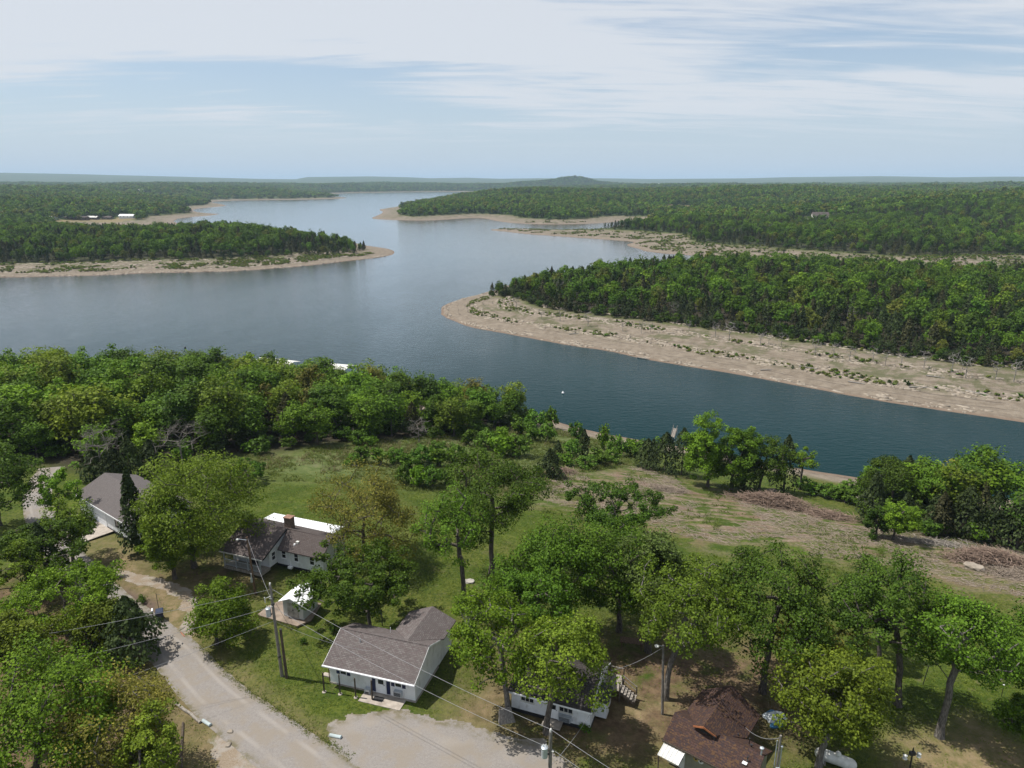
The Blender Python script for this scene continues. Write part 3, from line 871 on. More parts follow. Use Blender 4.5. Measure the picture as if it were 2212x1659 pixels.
def skeleton(rng, H, cen, rad, n, cb, trunk_r, wander=.25, forks=1, inner=.38):
    """trunk, limbs and the centres of the leaf clumps"""
    cen = np.array(cen, float); rad = np.array(rad, float)
    pos = []; par = []
    top = np.array([cen[0] * .75, cen[1] * .75, cb + (cen[2] - cb) * .9])
    k = 8
    for i in range(k):
        t = i / (k - 1)
        p = top * np.array([t ** 1.6, t ** 1.6, t])
        if 0 < i:
            p[:2] += rng.normal(0, wander * .22, 2)
        pos.append(p); par.append(i - 1)
    d = rng.normal(size=(n * 3, 3)); d /= np.linalg.norm(d, axis=1, keepdims=True)
    d = d[(d[:, 2] > -.62) | (rng.random(len(d)) < .25)][:n]
    ph = rng.uniform(0, 6.28, 4); ks = rng.normal(0, 1.9, (4, 3))
    lob = 0.86 + .29 * np.mean(np.sin(d @ ks.T + ph), 1) * 1.9
    r = rng.uniform(inner, 1, len(d)) ** .55 * np.clip(lob, .5, 1.15) * np.where(rng.random(len(d)) < .10, 1.16, 1.0)
    tg = cen + d * rad * r[:, None]
    tg = tg[tg[:, 2] > cb * .55]
    order = np.argsort(np.linalg.norm((tg - top) / rad.max(), axis=1))
    tg = tg[order]
    ends = []
    for t in tg:
        A = np.array(pos)
        dv = t - A
        cost = np.linalg.norm(dv, axis=1) + 1.1 * np.maximum(0, A[:, 2] - t[2] + .15 * np.linalg.norm(dv[:, :2], axis=1))
        cost[A[:, 2] < min(cb * .8, t[2])] += 4.0
        cost[0] += 50; cost[1] += 20
        j = int(np.argmin(cost))
        a = A[j]; L = np.linalg.norm(t - a)
        m = max(1, min(4, int(L / .9)))
        ctrl = (a + t) / 2 + np.array([0, 0, .10 * L]) + rng.normal(0, .11 * L, 3)
        prev = j
        for s in range(1, m + 1):
            u = s / m
            p = a * (1 - u) ** 2 + ctrl * 2 * u * (1 - u) + t * u * u
            pos.append(p); par.append(prev); prev = len(pos) - 1
        ends.append(prev)
    P = np.array(pos); par = np.array(par)
    cnt = np.zeros(len(P)); cnt[ends] += 1
    for i in range(len(P) - 1, 0, -1):
        if par[i] >= 0:
            cnt[par[i]] += cnt[i]
    rr = .020 + trunk_r * .82 * (np.maximum(cnt, .5) / max(1, len(ends))) ** .52
    rr[:8] = np.maximum(rr[:8], trunk_r * np.linspace(1.0, .55, 8)); rr[0] = trunk_r * 1.45; rr[1] = max(rr[1], trunk_r * 1.02)
    return P, par, rr, P[ends]

def leaves(rng, cents, cen, m, cr, size, up=.55, outw=.55, flat=.62):
    n = len(cents)
    C = np.repeat(cents, m, 0)
    crs = np.repeat(rng.uniform(.65, 1.3, n) * cr, m)[:, None]
    off = rng.normal(0, 1, (n * m, 3)); off /= np.linalg.norm(off, axis=1, keepdims=True)
    off *= rng.uniform(.15, 1, (n * m, 1)) ** .5
    off[:, 2] *= flat
    Pt = C + off * crs
    o = Pt - cen; o /= np.linalg.norm(o, axis=1, keepdims=True) + 1e-9
    nn = rng.normal(0, .62, (n * m, 3)) + outw * o + np.array([0, 0, up]) + off * .5
    nn /= np.linalg.norm(nn, axis=1, keepdims=True)
    ref = rng.normal(size=(n * m, 3))
    u = np.cross(nn, ref); u /= np.linalg.norm(u, axis=1, keepdims=True) + 1e-9
    v = np.cross(nn, u)
    s = (size * rng.uniform(.55, 1.25, n * m))[:, None]
    a = s * rng.uniform(.42, .62, (n * m, 1)); bb = s * rng.uniform(.30, .5, (n * m, 1))
    fold = nn * s * rng.uniform(-.05, .22, (n * m, 1))
    V = np.stack([Pt + u * a, Pt + v * bb - fold, Pt - u * a * rng.uniform(.6, 1.1, (n * m, 1)), Pt - v * bb - fold], 1).reshape(-1, 3)
    Fq = np.arange(n * m * 4).reshape(-1, 4)
    tint = np.clip(np.repeat(rng.normal(.5, .12, n), m) + rng.normal(0, .26, n * m), 0, 1)
    return V, Fq, tint

def tree_meshes(seed, H, cen, rad, cb, trunk_r, n, m, cr, size, leafmat, barkmat='bark', up=.55, twigs=True, inner=.38, flat=.78):
    rng = np.random.default_rng(seed)
    P, par, rr, ends = skeleton(rng, H, cen, rad, n, cb, trunk_r, inner=inner)
    i = np.arange(1, len(P))
    pr = par[i]
    ra = np.minimum(rr[pr], np.maximum(rr[i] * 1.5, rr[pr] * .6))
    ra[pr < 7] = np.minimum(rr[pr][pr < 7], np.maximum(rr[i][pr < 7] * 1.3, .03))
    for t in range(1, 8):
        ra[t - 1] = rr[t - 1]
    keep = (rr[i] > .024) if not twigs else np.ones(len(i), bool)
    V, Fq = tubes(P[pr][keep], P[i][keep], ra[keep], rr[i][keep], 5 if twigs else 4)
    tm = raw_mesh('trunk', V, Fq, barkmat, None, True)
    V, Fq, tint = leaves(rng, ends, np.array(cen), m, cr, size, up, .55, flat)
    cm = raw_mesh('crown', V, Fq, leafmat, tint)
    return tm, cm

def cedar_meshes(seed, H, R, n, size, mat='needle', barkmat='bark'):
    rng = np.random.default_rng(seed)
    z = rng.uniform(.06, 1, n) ** .85
    prof = np.interp(z, [0, .12, .3, .6, .85, 1.0], [.55, .95, 1.0, .68, .33, .04])
    a = rng.uniform(0, 6.283, n)
    rr = R * prof * rng.uniform(.45, 1.0, n) ** .5 * (1 + .22 * np.sin(a * 3 + z * 9 + seed) + .12 * np.sin(a * 7 - z * 23))
    Pt = np.stack([rr * np.cos(a), rr * np.sin(a), z * H], 1)
    o = np.stack([np.cos(a), np.sin(a), np.full(n, .9)], 1)
    nn = o + rng.normal(0, .55, (n, 3)); nn /= np.linalg.norm(nn, axis=1, keepdims=True)
    ref = np.tile(np.array([[0, 0, 1.0]]), (n, 1)) + rng.normal(0, .3, (n, 3))
    v = ref - nn * np.sum(ref * nn, 1, keepdims=True); v /= np.linalg.norm(v, axis=1, keepdims=True)
    u = np.cross(nn, v)
    s = (size * rng.uniform(.6, 1.3, n))[:, None]
    V = np.stack([Pt + v * s * .75, Pt + u * s * .34, Pt - v * s * .5, Pt - u * s * .34], 1).reshape(-1, 3)
    tint = np.clip(rng.normal(.5, .28, n), 0, 1)
    cm = raw_mesh('crown', V, np.arange(n * 4).reshape(-1, 4), mat, tint)
    V, Fq = tubes(np.array([[0, 0, -.1]]), np.array([[0, 0, H * .9]]), np.array([.035 * H * .4 + .06]), np.array([.02]), 6)
    tm = raw_mesh('trunk', V, Fq, barkmat, None, True)
    return tm, cm

def dead_mesh(seed, H, R, n, barkmat='bark_dead', r=.14):
    rng = np.random.default_rng(seed)
    P, par, rr, ends = skeleton(rng, H, (0, 0, H * .62), (R, R, H * .38), n, H * .25, r, inner=.3)
    i = np.arange(1, len(P)); pr = par[i]
    V, Fq = tubes(P[pr], P[i], np.minimum(rr[pr], rr[i] * 1.4), rr[i], 4)
    # fine twigs at the tips
    e = np.repeat(ends, 7, 0)
    d = rng.normal(0, 1, (len(e), 3)); d[:, 2] = np.abs(d[:, 2]) * .8
    d *= (rng.uniform(.4, 1.1, (len(e), 1)) * R * .24) / np.linalg.norm(d, axis=1, keepdims=True)
    V2, F2 = tubes(e, e + d, np.full(len(e), .022), np.full(len(e), .008), 3)
    Fq = np.vstack([Fq, F2 + len(V)]); V = np.vstack([V, V2])
    return raw_mesh('branches', V, Fq, barkmat, None, True)

TREES = []
def crown_from_box(base, box):
    """crown centre (relative to the foot), radii and lower edge from a picture box"""
    x0, y0, x1, y1 = box
    cxp, cyp = (x0 + x1) / 2, (y0 + y1) / 2
    c = np.array([0, base.y, 0.0])
    c[2] = height_at(cxp, cyp, base)
    w = depth(c)
    c[0] = (cxp - CX_) / F_ * w
    R = (x1 - x0) / 2 / F_ * w
    th = math.atan2(CAMH - c[2], base.y)
    E = (y1 - y0) / 2 / F_ * w / math.cos(math.atan((cyp - CY_) / F_)) * math.cos(math.atan((cyp - CY_) / F_))
    hz_ = math.sqrt(max(E * E - (R * math.sin(th)) ** 2, (.42 * R) ** 2)) / math.cos(th)
    cen = np.array([c[0] - base.x, 0.0, c[2] - base.z])
    cb = max(cen[2] - hz_, .12 * (cen[2] + hz_))
    return cen, R, hz_, cb, w

_n = [0]
def px_tree(name, label, base, box, leafmat, barkmat='bark', n=80, m=80, size=.34, cr=None, trunk=None, group=None, cat='tree', up=.55, depth_r=1.0, inner=.38):
    B = G(*base) if not isinstance(base, Vector) else base
    cen, R, hz_, cb, w = crown_from_box(B, box)
    H = cen[2] + hz_
    cr = cr or max(.45, min(R, hz_) * .235)
    n = int(n * 1.25); size *= .72; m = int(m * 1.70)
    _n[0] += 1
    tm, cm = tree_meshes(1000 + _n[0] * 7, H, cen, (max(R * 1.12 - cr * .45, .5), max((R * 1.12 - cr * .45) * depth_r, .5), max(hz_ * 1.12 - cr * .35, .4)), cb,
                         trunk or (.075 + .0165 * H), n, m, cr, size, leafmat, barkmat, up, True, inner)
    r = thing(name, label, cat, (B.x, B.y, B.z - .05), 0, group)
    link('trunk', tm, r); link('crown', cm, r)
    TREES.append(r)
    return r
def copy_thing(root, loc, rz, sc, label=None, group=None):
    r = root.copy(); COL.objects.link(r)
    r.location = loc; r.rotation_euler = (0, 0, rz); r.scale = sc
    if label: r['label'] = label
    if group: r['group'] = group
    for ch in root.children:
        c = ch.copy(); COL.objects.link(c); c.parent = r
    return r

YARD = 'yard trees around the houses'
# trees standing in the yards, from the picture: foot, crown box, foliage
px_tree('oak_tree', 'massive round bright green tree hiding the front of the back house porch', (420, 1226), (264, 966, 540, 1215), 'leaf_yellow', n=150, m=95, size=.36, group=YARD)
px_tree('oak_tree', 'smaller bright green tree at the near foot of the massive round tree', (378, 1250), (300, 1075, 428, 1240), 'leaf_bright', n=70, m=85, size=.33, group=YARD)
px_tree('oak_tree', 'golden brown spring oak beside the white patio roof', (787, 1214), (680, 1010, 896, 1215), 'leaf_olive', n=120, m=72, size=.31, group=YARD)
px_tree('oak_tree', 'dense dark round tree just behind the grey roofed white house', (800, 1368), (660, 1180, 912, 1338), 'leaf_dark', n=120, m=90, size=.34, group=YARD)
px_tree('oak_tree', 'slender tall tree with a long bare trunk on the open lawn', (1003, 1305), (905, 1058, 1062, 1240), 'leaf_mid', n=62, m=62, size=.32, group=YARD)
px_tree('oak_tree', 'tallest dark green tree behind the slender lawn tree', (1062, 1240), (948, 965, 1178, 1165), 'leaf_dark', n=115, m=85, size=.36, group=YARD)
px_tree('oak_tree', 'dark tree top rising between the cleared field and the yard crowns', (1330, 1225), (1222, 1040, 1435, 1170), 'leaf_dark', n=120, m=75, size=.34, group=YARD)
px_tree('oak_tree', 'broad green crown right of the slender lawn tree', (1205, 1385), (1062, 1115, 1300, 1320), 'leaf_mid', n=110, m=85, size=.34, group=YARD)
px_tree('oak_tree', 'green tree with a dark trunk behind the shaded white cottage', (1337, 1364), (1235, 1118, 1445, 1330), 'leaf_mid', n=105, m=85, size=.34, group=YARD)
px_tree('oak_tree', 'pale green tree whose crown closes the row towards the field', (1400, 1408), (1345, 1128, 1515, 1330), 'leaf_grey', n=80, m=75, size=.33, group=YARD)
px_tree('oak_tree', 'wide spreading oak at the corner of the shaded white cottage', (1099, 1545), (945, 1270, 1190, 1478), 'leaf_bright', 'bark_pale', n=95, m=66, size=.32, group=YARD)
px_tree('oak_tree', 'yellow green oak growing in front of the cottage door', (1181, 1584), (1120, 1300, 1335, 1500), 'leaf_yellow', n=95, m=66, size=.31, group=YARD)
px_tree('oak_tree', 'green crown filling the gap behind the wide spreading oak', (1150, 1440), (1075, 1195, 1260, 1375), 'leaf_mid', n=80, m=75, size=.33, group=YARD)
px_tree('oak_tree', 'olive green oak beside the leaning yard light pole', (1437, 1510), (1372, 1205, 1625, 1425), 'leaf_yellow', 'bark_pale', n=105, m=66, size=.32, group=YARD)
px_tree('oak_tree', 'dark broad tree behind the brown roofed house', (1647, 1496), (1548, 1182, 1825, 1420), 'leaf_dark', n=120, m=80, size=.34, group=YARD)
px_tree('oak_tree', 'brownish olive oak beside the dark broad tree', (1690, 1515), (1645, 1310, 1850, 1470), 'leaf_olive', n=80, m=62, size=.30, group=YARD)
px_tree('oak_tree', 'dark tree with a crooked low limb over the right lawn', (1939, 1524), (1818, 1205, 2025, 1425), 'leaf_dark', n=85, m=75, size=.33, group=YARD)
px_tree('oak_tree', 'tall pale barked oak alone on the right lawn', (2029, 1592), (1965, 1255, 2195, 1490), 'leaf_mid', 'bark_pale', n=95, m=68, size=.32, group=YARD)
px_tree('oak_tree', 'bright leafy oak standing over the propane tank', (1769, 1660), (1708, 1385, 1940, 1630), 'leaf_yellow', 'bark_pale', n=115, m=85, size=.32, group=YARD)
px_tree('oak_tree', 'green oak cut off by the right edge of the picture', (2245, 1560), (2120, 1285, 2330, 1520), 'leaf_mid', n=85, m=75, size=.33, group=YARD)
px_tree('oak_tree', 'small green tree low at the right edge', (2235, 1640), (2165, 1500, 2290, 1620), 'leaf_mid', n=50, m=70, size=.32, group=YARD)
px_tree('oak_tree', 'green tree top behind the right lawn trees', (1900, 1420), (1800, 1250, 1960, 1380), 'leaf_dark', n=60, m=70, size=.33, group=YARD)
# the left side of the road
px_tree('oak_tree', 'huge yellow green oak filling the lower left corner', Vector((-37.0, 44.5, 0)), (-60, 1395, 270, 1700), 'leaf_bright', n=150, m=85, size=.30, group=YARD)
px_tree('oak_tree', 'golden brown oak with bare grey limbs beside the road', Vector((-28.5, 45.5, 0)), (120, 1425, 392, 1720), 'leaf_olive', 'bark_pale', n=150, m=62, size=.27, group=YARD)
px_tree('oak_tree', 'round yellow green tree under the low left crowns', Vector((-43.5, 52.0, 0)), (-60, 1300, 130, 1470), 'leaf_yellow', n=70, m=75, size=.32, group=YARD)
px_tree('oak_tree', 'leafy green tree left of the gravel road bend', (146, 1372), (16, 1202, 262, 1385), 'leaf_bright', n=120, m=75, size=.33, group=YARD)
px_tree('oak_tree', 'open branched oak in front of the garage gable', (160, 1215), (86, 1080, 208, 1195), 'leaf_yellow', n=60, m=62, size=.32, group=YARD)
px_tree('oak_tree', 'narrow green tree beside the far end of the garage', (125, 1130), (92, 1008, 170, 1110), 'leaf_bright', n=45, m=70, size=.34, group=YARD)
px_tree('oak_tree', 'dark green tree at the left edge beside the far road', (0, 1135), (-75, 955, 76, 1115), 'leaf_dark', n=80, m=80, size=.38, group=YARD)
px_tree('oak_tree', 'dark leafy tree below the far bend of the road', (60, 1260), (-30, 1100, 200, 1240), 'leaf_dark', n=100, m=75, size=.36, group=YARD)
px_tree('oak_tree', 'green tree at the left edge above the road bend', (-20, 1330), (-120, 1180, 60, 1330), 'leaf_yellow', n=70, m=70, size=.34, group=YARD)
px_tree('oak_tree', 'small grey green tree between the left oaks', (60, 1440), (-10, 1330, 110, 1440), 'leaf_grey', n=45, m=65, size=.32, group=YARD)
px_tree('leafy_bush', 'dense many stemmed green bush between the drive and the small shed', (468, 1392), (398, 1252, 540, 1398), 'leaf_bright', n=90, m=75, size=.30, cat='bush')
px_tree('leafy_bush', 'bright round bush alone at the meadow edge', (533, 1038), (486, 982, 580, 1040), 'leaf_shrub', n=42, m=55, size=.38, cat='bush')
px_tree('oak_tree', 'yellow green tree hiding the road behind the ragged cedar', (238, 1408), (158, 1268, 306, 1402), 'leaf_yellow', n=80, m=75, size=.31, group=YARD)
px_tree('oak_tree', 'olive green oak at the lower edge between the road and the corner oaks', Vector((-24.6, 42.3, 0)), (250, 1535, 396, 1720), 'leaf_yellow', n=80, m=62, size=.28, group=YARD)
# trees by the near shore on the right
SHORE = 'trees between the cleared field and the water'
px_tree('shore_tree', 'tall bright green tree with twin trunks above the water', (1529, 1052), (1480, 904, 1572, 1048), 'leaf_bright', n=110, m=80, size=.44, group=SHORE)
px_tree('shore_tree', 'bright tree in the middle of the shore clump', (1579, 1058), (1546, 920, 1642, 1055), 'leaf_bright', n=110, m=80, size=.44, group=SHORE)
px_tree('shore_tree', 'bright tree right of the middle in the shore clump', (1640, 1060), (1608, 934, 1706, 1055), 'leaf_mid', n=76, m=66, size=.42, group=SHORE)
px_tree('shore_tree', 'thin young tree at the right end of the shore clump', (1728, 1058), (1705, 955, 1766, 1022), 'leaf_bright', n=24, m=45, size=.40, group=SHORE)
px_tree('shore_tree', 'big dark green tree where the right wood meets the water', (1925, 1100), (1858, 972, 1995, 1085), 'leaf_dark', n=70, m=70, size=.45, group=SHORE)
px_tree('shore_tree', 'bright bushy tree at the near corner of the right wood', (1930, 1166), (1888, 1078, 1982, 1168), 'leaf_bright', n=55, m=62, size=.38, group=SHORE)
px_tree('shore_tree', 'green bush beside the bright corner tree', (1893, 1160), (1862, 1085, 1925, 1162), 'leaf_dark', n=40, m=60, size=.38, group=SHORE)
px_tree('shore_tree', 'leafy tree top showing above the right wood', (2035, 1140), (1985, 1000, 2075, 1100), 'leaf_mid', n=55, m=60, size=.42, group=SHORE)

def cedar(label, base, topy, width, mat='needle', group=None, n=1500, name='cedar_tree', size=.42):
    B = G(*base)
    H = height_at(base[0], topy, B) - B.z
    R = width / 2 / F_ * depth(np.array(B))
    _n[0] += 1
    tm, cm = cedar_meshes(_n[0], H, R, n, size, mat)
    r = thing(name, label, 'tree', (B.x, B.y, B.z - .05), 0, group)
    link('trunk', tm, r); link('crown', cm, r)
    return r
cedar('tall narrow dark cedar at the garage corner', (300, 1196), 1012, 60, 'needle', YARD, 2000, size=.45)
cedar('dark ragged cedar leaning over the gravel road', (288, 1418), 1290, 130, 'needle', YARD, 2600, size=.38)
cedar('dark cedar between the left road trees', (105, 1268), 1130, 80, 'needle', YARD, 1800, size=.4)
cedar('dark cedar under the left oaks beside the road', (205, 1400), 1290, 90, 'needle', YARD, 1800, size=.38)
CED = 'cedars along the near shore'
for k, (bx, by, ty, wd, lab) in enumerate([
        (1398, 1010, 948, 56, 'leftmost dark cedar in the clump beside the field'),
        (1436, 1018, 934, 70, 'second dark cedar in the clump beside the field'),
        (1472, 1026, 925, 74, 'dark cedar just left of the tall shore tree'),
        (1188, 1030, 970, 58, 'round dark cedar at the top of the cleared field'),
        (1606, 1058, 960, 60, 'dark cedar inside the shore clump'),
        (1692, 1062, 940, 66, 'pointed dark cedar at the end of the shore clump'),
        (2080, 1160, 1050, 88, 'wide grey green cedar in the right wood'),
        (2020, 1150, 1060, 60, 'dark cedar left of the wide grey green cedar'),
        (2140, 1172, 1060, 70, 'dark cedar beside the small white sign'),
        (2195, 1185, 1055, 80, 'dark cedar at the right edge of the right wood'),
        (1880, 1130, 1020, 60, 'dark cedar at the corner of the right wood')]):
    cedar(lab, (bx, by), ty, wd, 'needle', CED, 1500)

# ------------------------------------------------------------------ the wood between the yards and the lake
rngw = np.random.default_rng(77)
def jitter_grid(x0, x1, y0, y1, sp, rng):
    gx, gy = np.meshgrid(np.arange(x0, x1, sp), np.arange(y0, y1, sp))
    gx = gx + (np.arange(gx.shape[0]) % 2)[:, None] * sp * .5
    p = np.stack([gx.ravel(), gy.ravel()], 1)
    return p + rng.uniform(-.42, .42, p.shape) * sp
def in_view(x, y, z, m=.1):
    w = y * CP - (z - CAMH) * SP
    u = F_ * x / np.maximum(w, 1) / 2212
    v = (CY_ - F_ * (y * SP + (z - CAMH) * CP) / np.maximum(w, 1)) / 1659
    return (w > 5) & (np.abs(u) < .5 + m) & (v < 1.25)

PROTO = []
def proto(name, label, mat, H, R, n, m, size, group, cb=None, bark_='bark', up=.55):
    k = len(PROTO)
    hz_ = H * .42 if cb is None else (H - cb) / 2
    tm, cm = tree_meshes(500 + k * 13, H, (0, 0, H - hz_), (R * .84, R * .84, hz_ * .9), H - 2 * hz_, .05 + .012 * H, n, m, max(.6, R * .34), size, mat, bark_, up, False)
    r = thing(name, label, 'tree', (0, 0, 0), 0, group)
    link('trunk', tm, r); link('crown', cm, r)
    r['used'] = 0
    PROTO.append(r)
    return r
WG = 'trees of the wood beside the lake'
LB = {'g': 'green leafy tree packed into the wood between the yards and the lake',
      'b': 'bright spring green tree in the wood between the yards and the lake',
      'o': 'pale olive tree in the wood between the yards and the lake',
      'd': 'dark green tree in the wood between the yards and the lake'}
protos = [proto('woodland_tree', LB['g'], 'leaf_mid', 12.5, 4.2, 52, 62, .50, WG),
          proto('woodland_tree', LB['g'], 'leaf_mid', 11.0, 3.8, 46, 62, .48, WG),
          proto('woodland_tree', LB['b'], 'leaf_bright', 12.0, 4.0, 50, 62, .50, WG),
          proto('woodland_tree', LB['b'], 'leaf_yellow', 13.0, 4.4, 54, 60, .50, WG),
          proto('woodland_tree', LB['d'], 'leaf_dark', 12.0, 4.3, 52, 62, .50, WG),
          proto('woodland_tree', LB['o'], 'leaf_olive', 12.0, 3.6, 44, 46, .44, WG),
          proto('woodland_tree', LB['b'], 'leaf_bright', 10.0, 3.4, 40, 60, .46, WG)]
cedp = []
for k in range(2):
    tm, cm = cedar_meshes(300 + k, 9.0, 2.2, 1100, .5, 'needle' if k else 'needle_brown')
    r = thing('cedar_tree', 'dark cedar among the leafy trees of the lakeside wood', 'tree', (0, 0, 0), 0, 'cedars in the lakeside wood')
    link('trunk', tm, r); link('crown', cm, r); r['used'] = 0
    cedp.append(r)
def place(pr, loc, rz, sc):
    if not pr['used']:
        pr['used'] = 1
        pr.location = loc; pr.rotation_euler = (0, 0, rz); pr.scale = sc
        return pr
    return copy_thing(pr, loc, rz, sc)
spots = jitter_grid(-190, 40, 88, 235, 6.2, rngw)
dW = sdf(WOOD, spots[:, 0], spots[:, 1]); zz, dd_, dnn, *_r = terrain(spots[:, 0], spots[:, 1], True)
ok = (dW > .5) & (dnn > 9) & in_view(spots[:, 0], spots[:, 1], zz, .05)
spotsW = np.column_stack([spots[ok], zz[ok], dW[ok]])
spots2 = jitter_grid(60, 150, 70, 165, 6.2, rngw)
dW = sdf(RIGHTWOOD, spots2[:, 0], spots2[:, 1]); zz, dd_, dnn, *_r = terrain(spots2[:, 0], spots2[:, 1], True)
ok = (dW > 1) & (dnn > 8) & in_view(spots2[:, 0], spots2[:, 1], zz, .05)
spotsW = np.vstack([spotsW, np.column_stack([spots2[ok], zz[ok], dW[ok]])])
ROADPTS = np.array([G(*p)[:2] for p in [(140, 1180), (95, 1120), (78, 1075), (88, 1040), (112, 1010)]])
nwood = 0
def zone(t, x, e, what):
    if x > 50:
        t['label'] = what + ' in the small wood at the right end of the cleared field'; t['group'] = 'trees of the right hand wood'
    elif e < 6:
        t['label'] = what + ' at the yard side edge of the lakeside wood'; t['group'] = 'edge trees of the lakeside wood'
    elif x < -75:
        t['label'] = what + ' deep in the left part of the lakeside wood'; t['group'] = 'trees in the left of the lakeside wood'
    else:
        t['label'] = what + ' deep in the lakeside wood behind the meadow'; t['group'] = 'trees of the lakeside wood behind the meadow'
for x, y, z, e in spotsW:
    if np.min(np.hypot(ROADPTS[:, 0] - x, ROADPTS[:, 1] - y)) < 5.5:
        continue
    h = rngw.random()
    sc = rngw.uniform(.78, 1.12) * (0.86 if e < 4 else 1.0) * float(np.interp(x, [-60, 10, 50, 60], [1.0, .84, .84, .92]))
    s3 = (sc * rngw.uniform(1.1, 1.3), sc * rngw.uniform(1.1, 1.3), sc * rngw.uniform(.9, 1.12))
    if h < .13:
        t_ = place(cedp[rngw.integers(2)], (x, y, z - .1), rngw.uniform(0, 6.28), s3); zone(t_, x, e, 'dark cedar')
    else:
        k = rngw.choice(7, p=[.2, .17, .17, .15, .14, .07, .10])
        t_ = place(protos[k], (x, y, z - .1), rngw.uniform(0, 6.28), s3)
        zone(t_, x, e, ['green leafy tree', 'green leafy tree', 'bright spring green tree', 'yellow green tree', 'dark green tree', 'pale olive tree', 'bright spring green tree'][k])
        nwood += 1
print('wood', len(spotsW), nwood)

# bare grey trees and cedars where the wood meets the back yard
for k, (bx, by, ty, wd, lab) in enumerate([(225, 1040, 905, 150, 'bare grey branched tree behind the garage'),
                                         (395, 1005, 900, 130, 'bare grey branched tree beside the massive round tree'),
                                         (905, 955, 905, 60, 'small bare grey tree at the wood edge')]):
    B = G(bx, by); H = height_at(bx, ty, B) - B.z; R = wd / 2 / F_ * depth(np.array(B))
    r = thing('bare_tree', lab, 'tree', (B.x, B.y, B.z - .1), 0, 'bare trees at the wood edge')
    link('branches', dead_mesh(40 + k, H, R, 60, 'bark_pale', .14), r)
for k, (bx, by, ty, wd) in enumerate([(250, 1042, 965, 70), (330, 1020, 950, 70), (205, 1035, 970, 60), (285, 1035, 945, 66)]):
    cedar(['dark cedar behind the garage roof', 'dark cedar right of the bare tree by the garage', 'dark cedar at the end of the far road', 'dark cedar under the bare tree by the garage'][k], (bx, by), ty, wd, 'needle', YARD, 1300)

# ------------------------------------------------------------------ shrubs of the meadow
SG = 'shrubs in the rough meadow above the shore'
SL = {'g': 'leafy green shrub in the rough meadow above the shore', 'b': 'bright young shrub in the rough meadow above the shore', 'd': 'dark little cedar shrub in the rough meadow above the shore'}
shp = []
for k, (mt, lb) in enumerate([('leaf_shrub', 'g'), ('leaf_mid', 'g'), ('leaf_bright', 'b')]):
    tm, cm = tree_meshes(800 + k, 2.4, (0, 0, 1.25), (1.15, 1.15, 1.0), .3, .05, 26, 34, .48, .30, mt, 'bark', .5, False)
    r = thing('shrub', SL[lb], 'shrub', (0, 0, 0), 0, SG)
    link('stem', tm, r); link('crown', cm, r); r['used'] = 0
    shp.append(r)
tm, cm = cedar_meshes(330, 2.4, 1.0, 420, .34, 'needle')
r = thing('shrub', SL['d'], 'shrub', (0, 0, 0), 0, SG)
link('stem', tm, r); link('crown', cm, r); r['used'] = 0
shp.append(r)
SHR = [(781, 1000, 46, 40, 0), (818, 1003, 52, 44, 1), (855, 1000, 44, 36, 0), (880, 1012, 50, 40, 1), (912, 1004, 56, 46, 0), (948, 1008, 60, 48, 1), (985, 1000, 56, 44, 0),
       (905, 1050, 52, 56, 2), (935, 1052, 56, 50, 0), (872, 1045, 40, 44, 0), (965, 1045, 50, 44, 1), (945, 985, 46, 36, 0), (1080, 985, 80, 60, 2), (1120, 985, 70, 52, 0),
       (1050, 970, 56, 46, 0), (1040, 1000, 50, 36, 1), (1205, 985, 34, 36, 3), (1235, 985, 44, 40, 0), (1262, 985, 32, 32, 3), (1290, 1003, 60, 44, 1), (1320, 1000, 44, 34, 0),
       (1265, 1010, 56, 30, 0), (1225, 1005, 46, 32, 1), (1245, 955, 40, 46, 0), (1262, 965, 36, 40, 3), (1305, 972, 40, 60, 1), (1333, 985, 50, 48, 0), (1362, 985, 50, 46, 2),
       (1385, 990, 50, 44, 0), (1410, 985, 40, 40, 3), (1425, 975, 36, 34, 0), (1180, 955, 50, 46, 0), (1150, 950, 46, 44, 1), (1120, 940, 52, 50, 1), (1153, 935, 56, 52, 0),
       (1190, 925, 44, 50, 1), (1085, 950, 40, 36, 2), (925, 1020, 30, 30, 3), (760, 1005, 30, 26, 0), (1012, 962, 44, 40, 1), (775, 960, 44, 34, 0), (800, 965, 40, 30, 2),
       (1755, 1068, 56, 34, 1), (1790, 1075, 60, 36, 0), (1820, 1082, 56, 34, 1), (1845, 1090, 50, 36, 0), (1735, 1058, 40, 30, 0), (1870, 1118, 40, 40, 1), (1830, 1060, 40, 26, 0)]
for k, (bx, by, wd, ht, ty) in enumerate(SHR):
    B = G(bx, by); w = depth(np.array(B))
    W_ = wd / F_ * w; Hh = max(.8, (ht / F_ * w - .25 * W_ * .4) / .93)
    sc = W_ / 2.9
    place(shp[ty], (B.x, B.y, B.z - .06), rngw.uniform(0, 6.28), (sc, sc, Hh / 2.4))

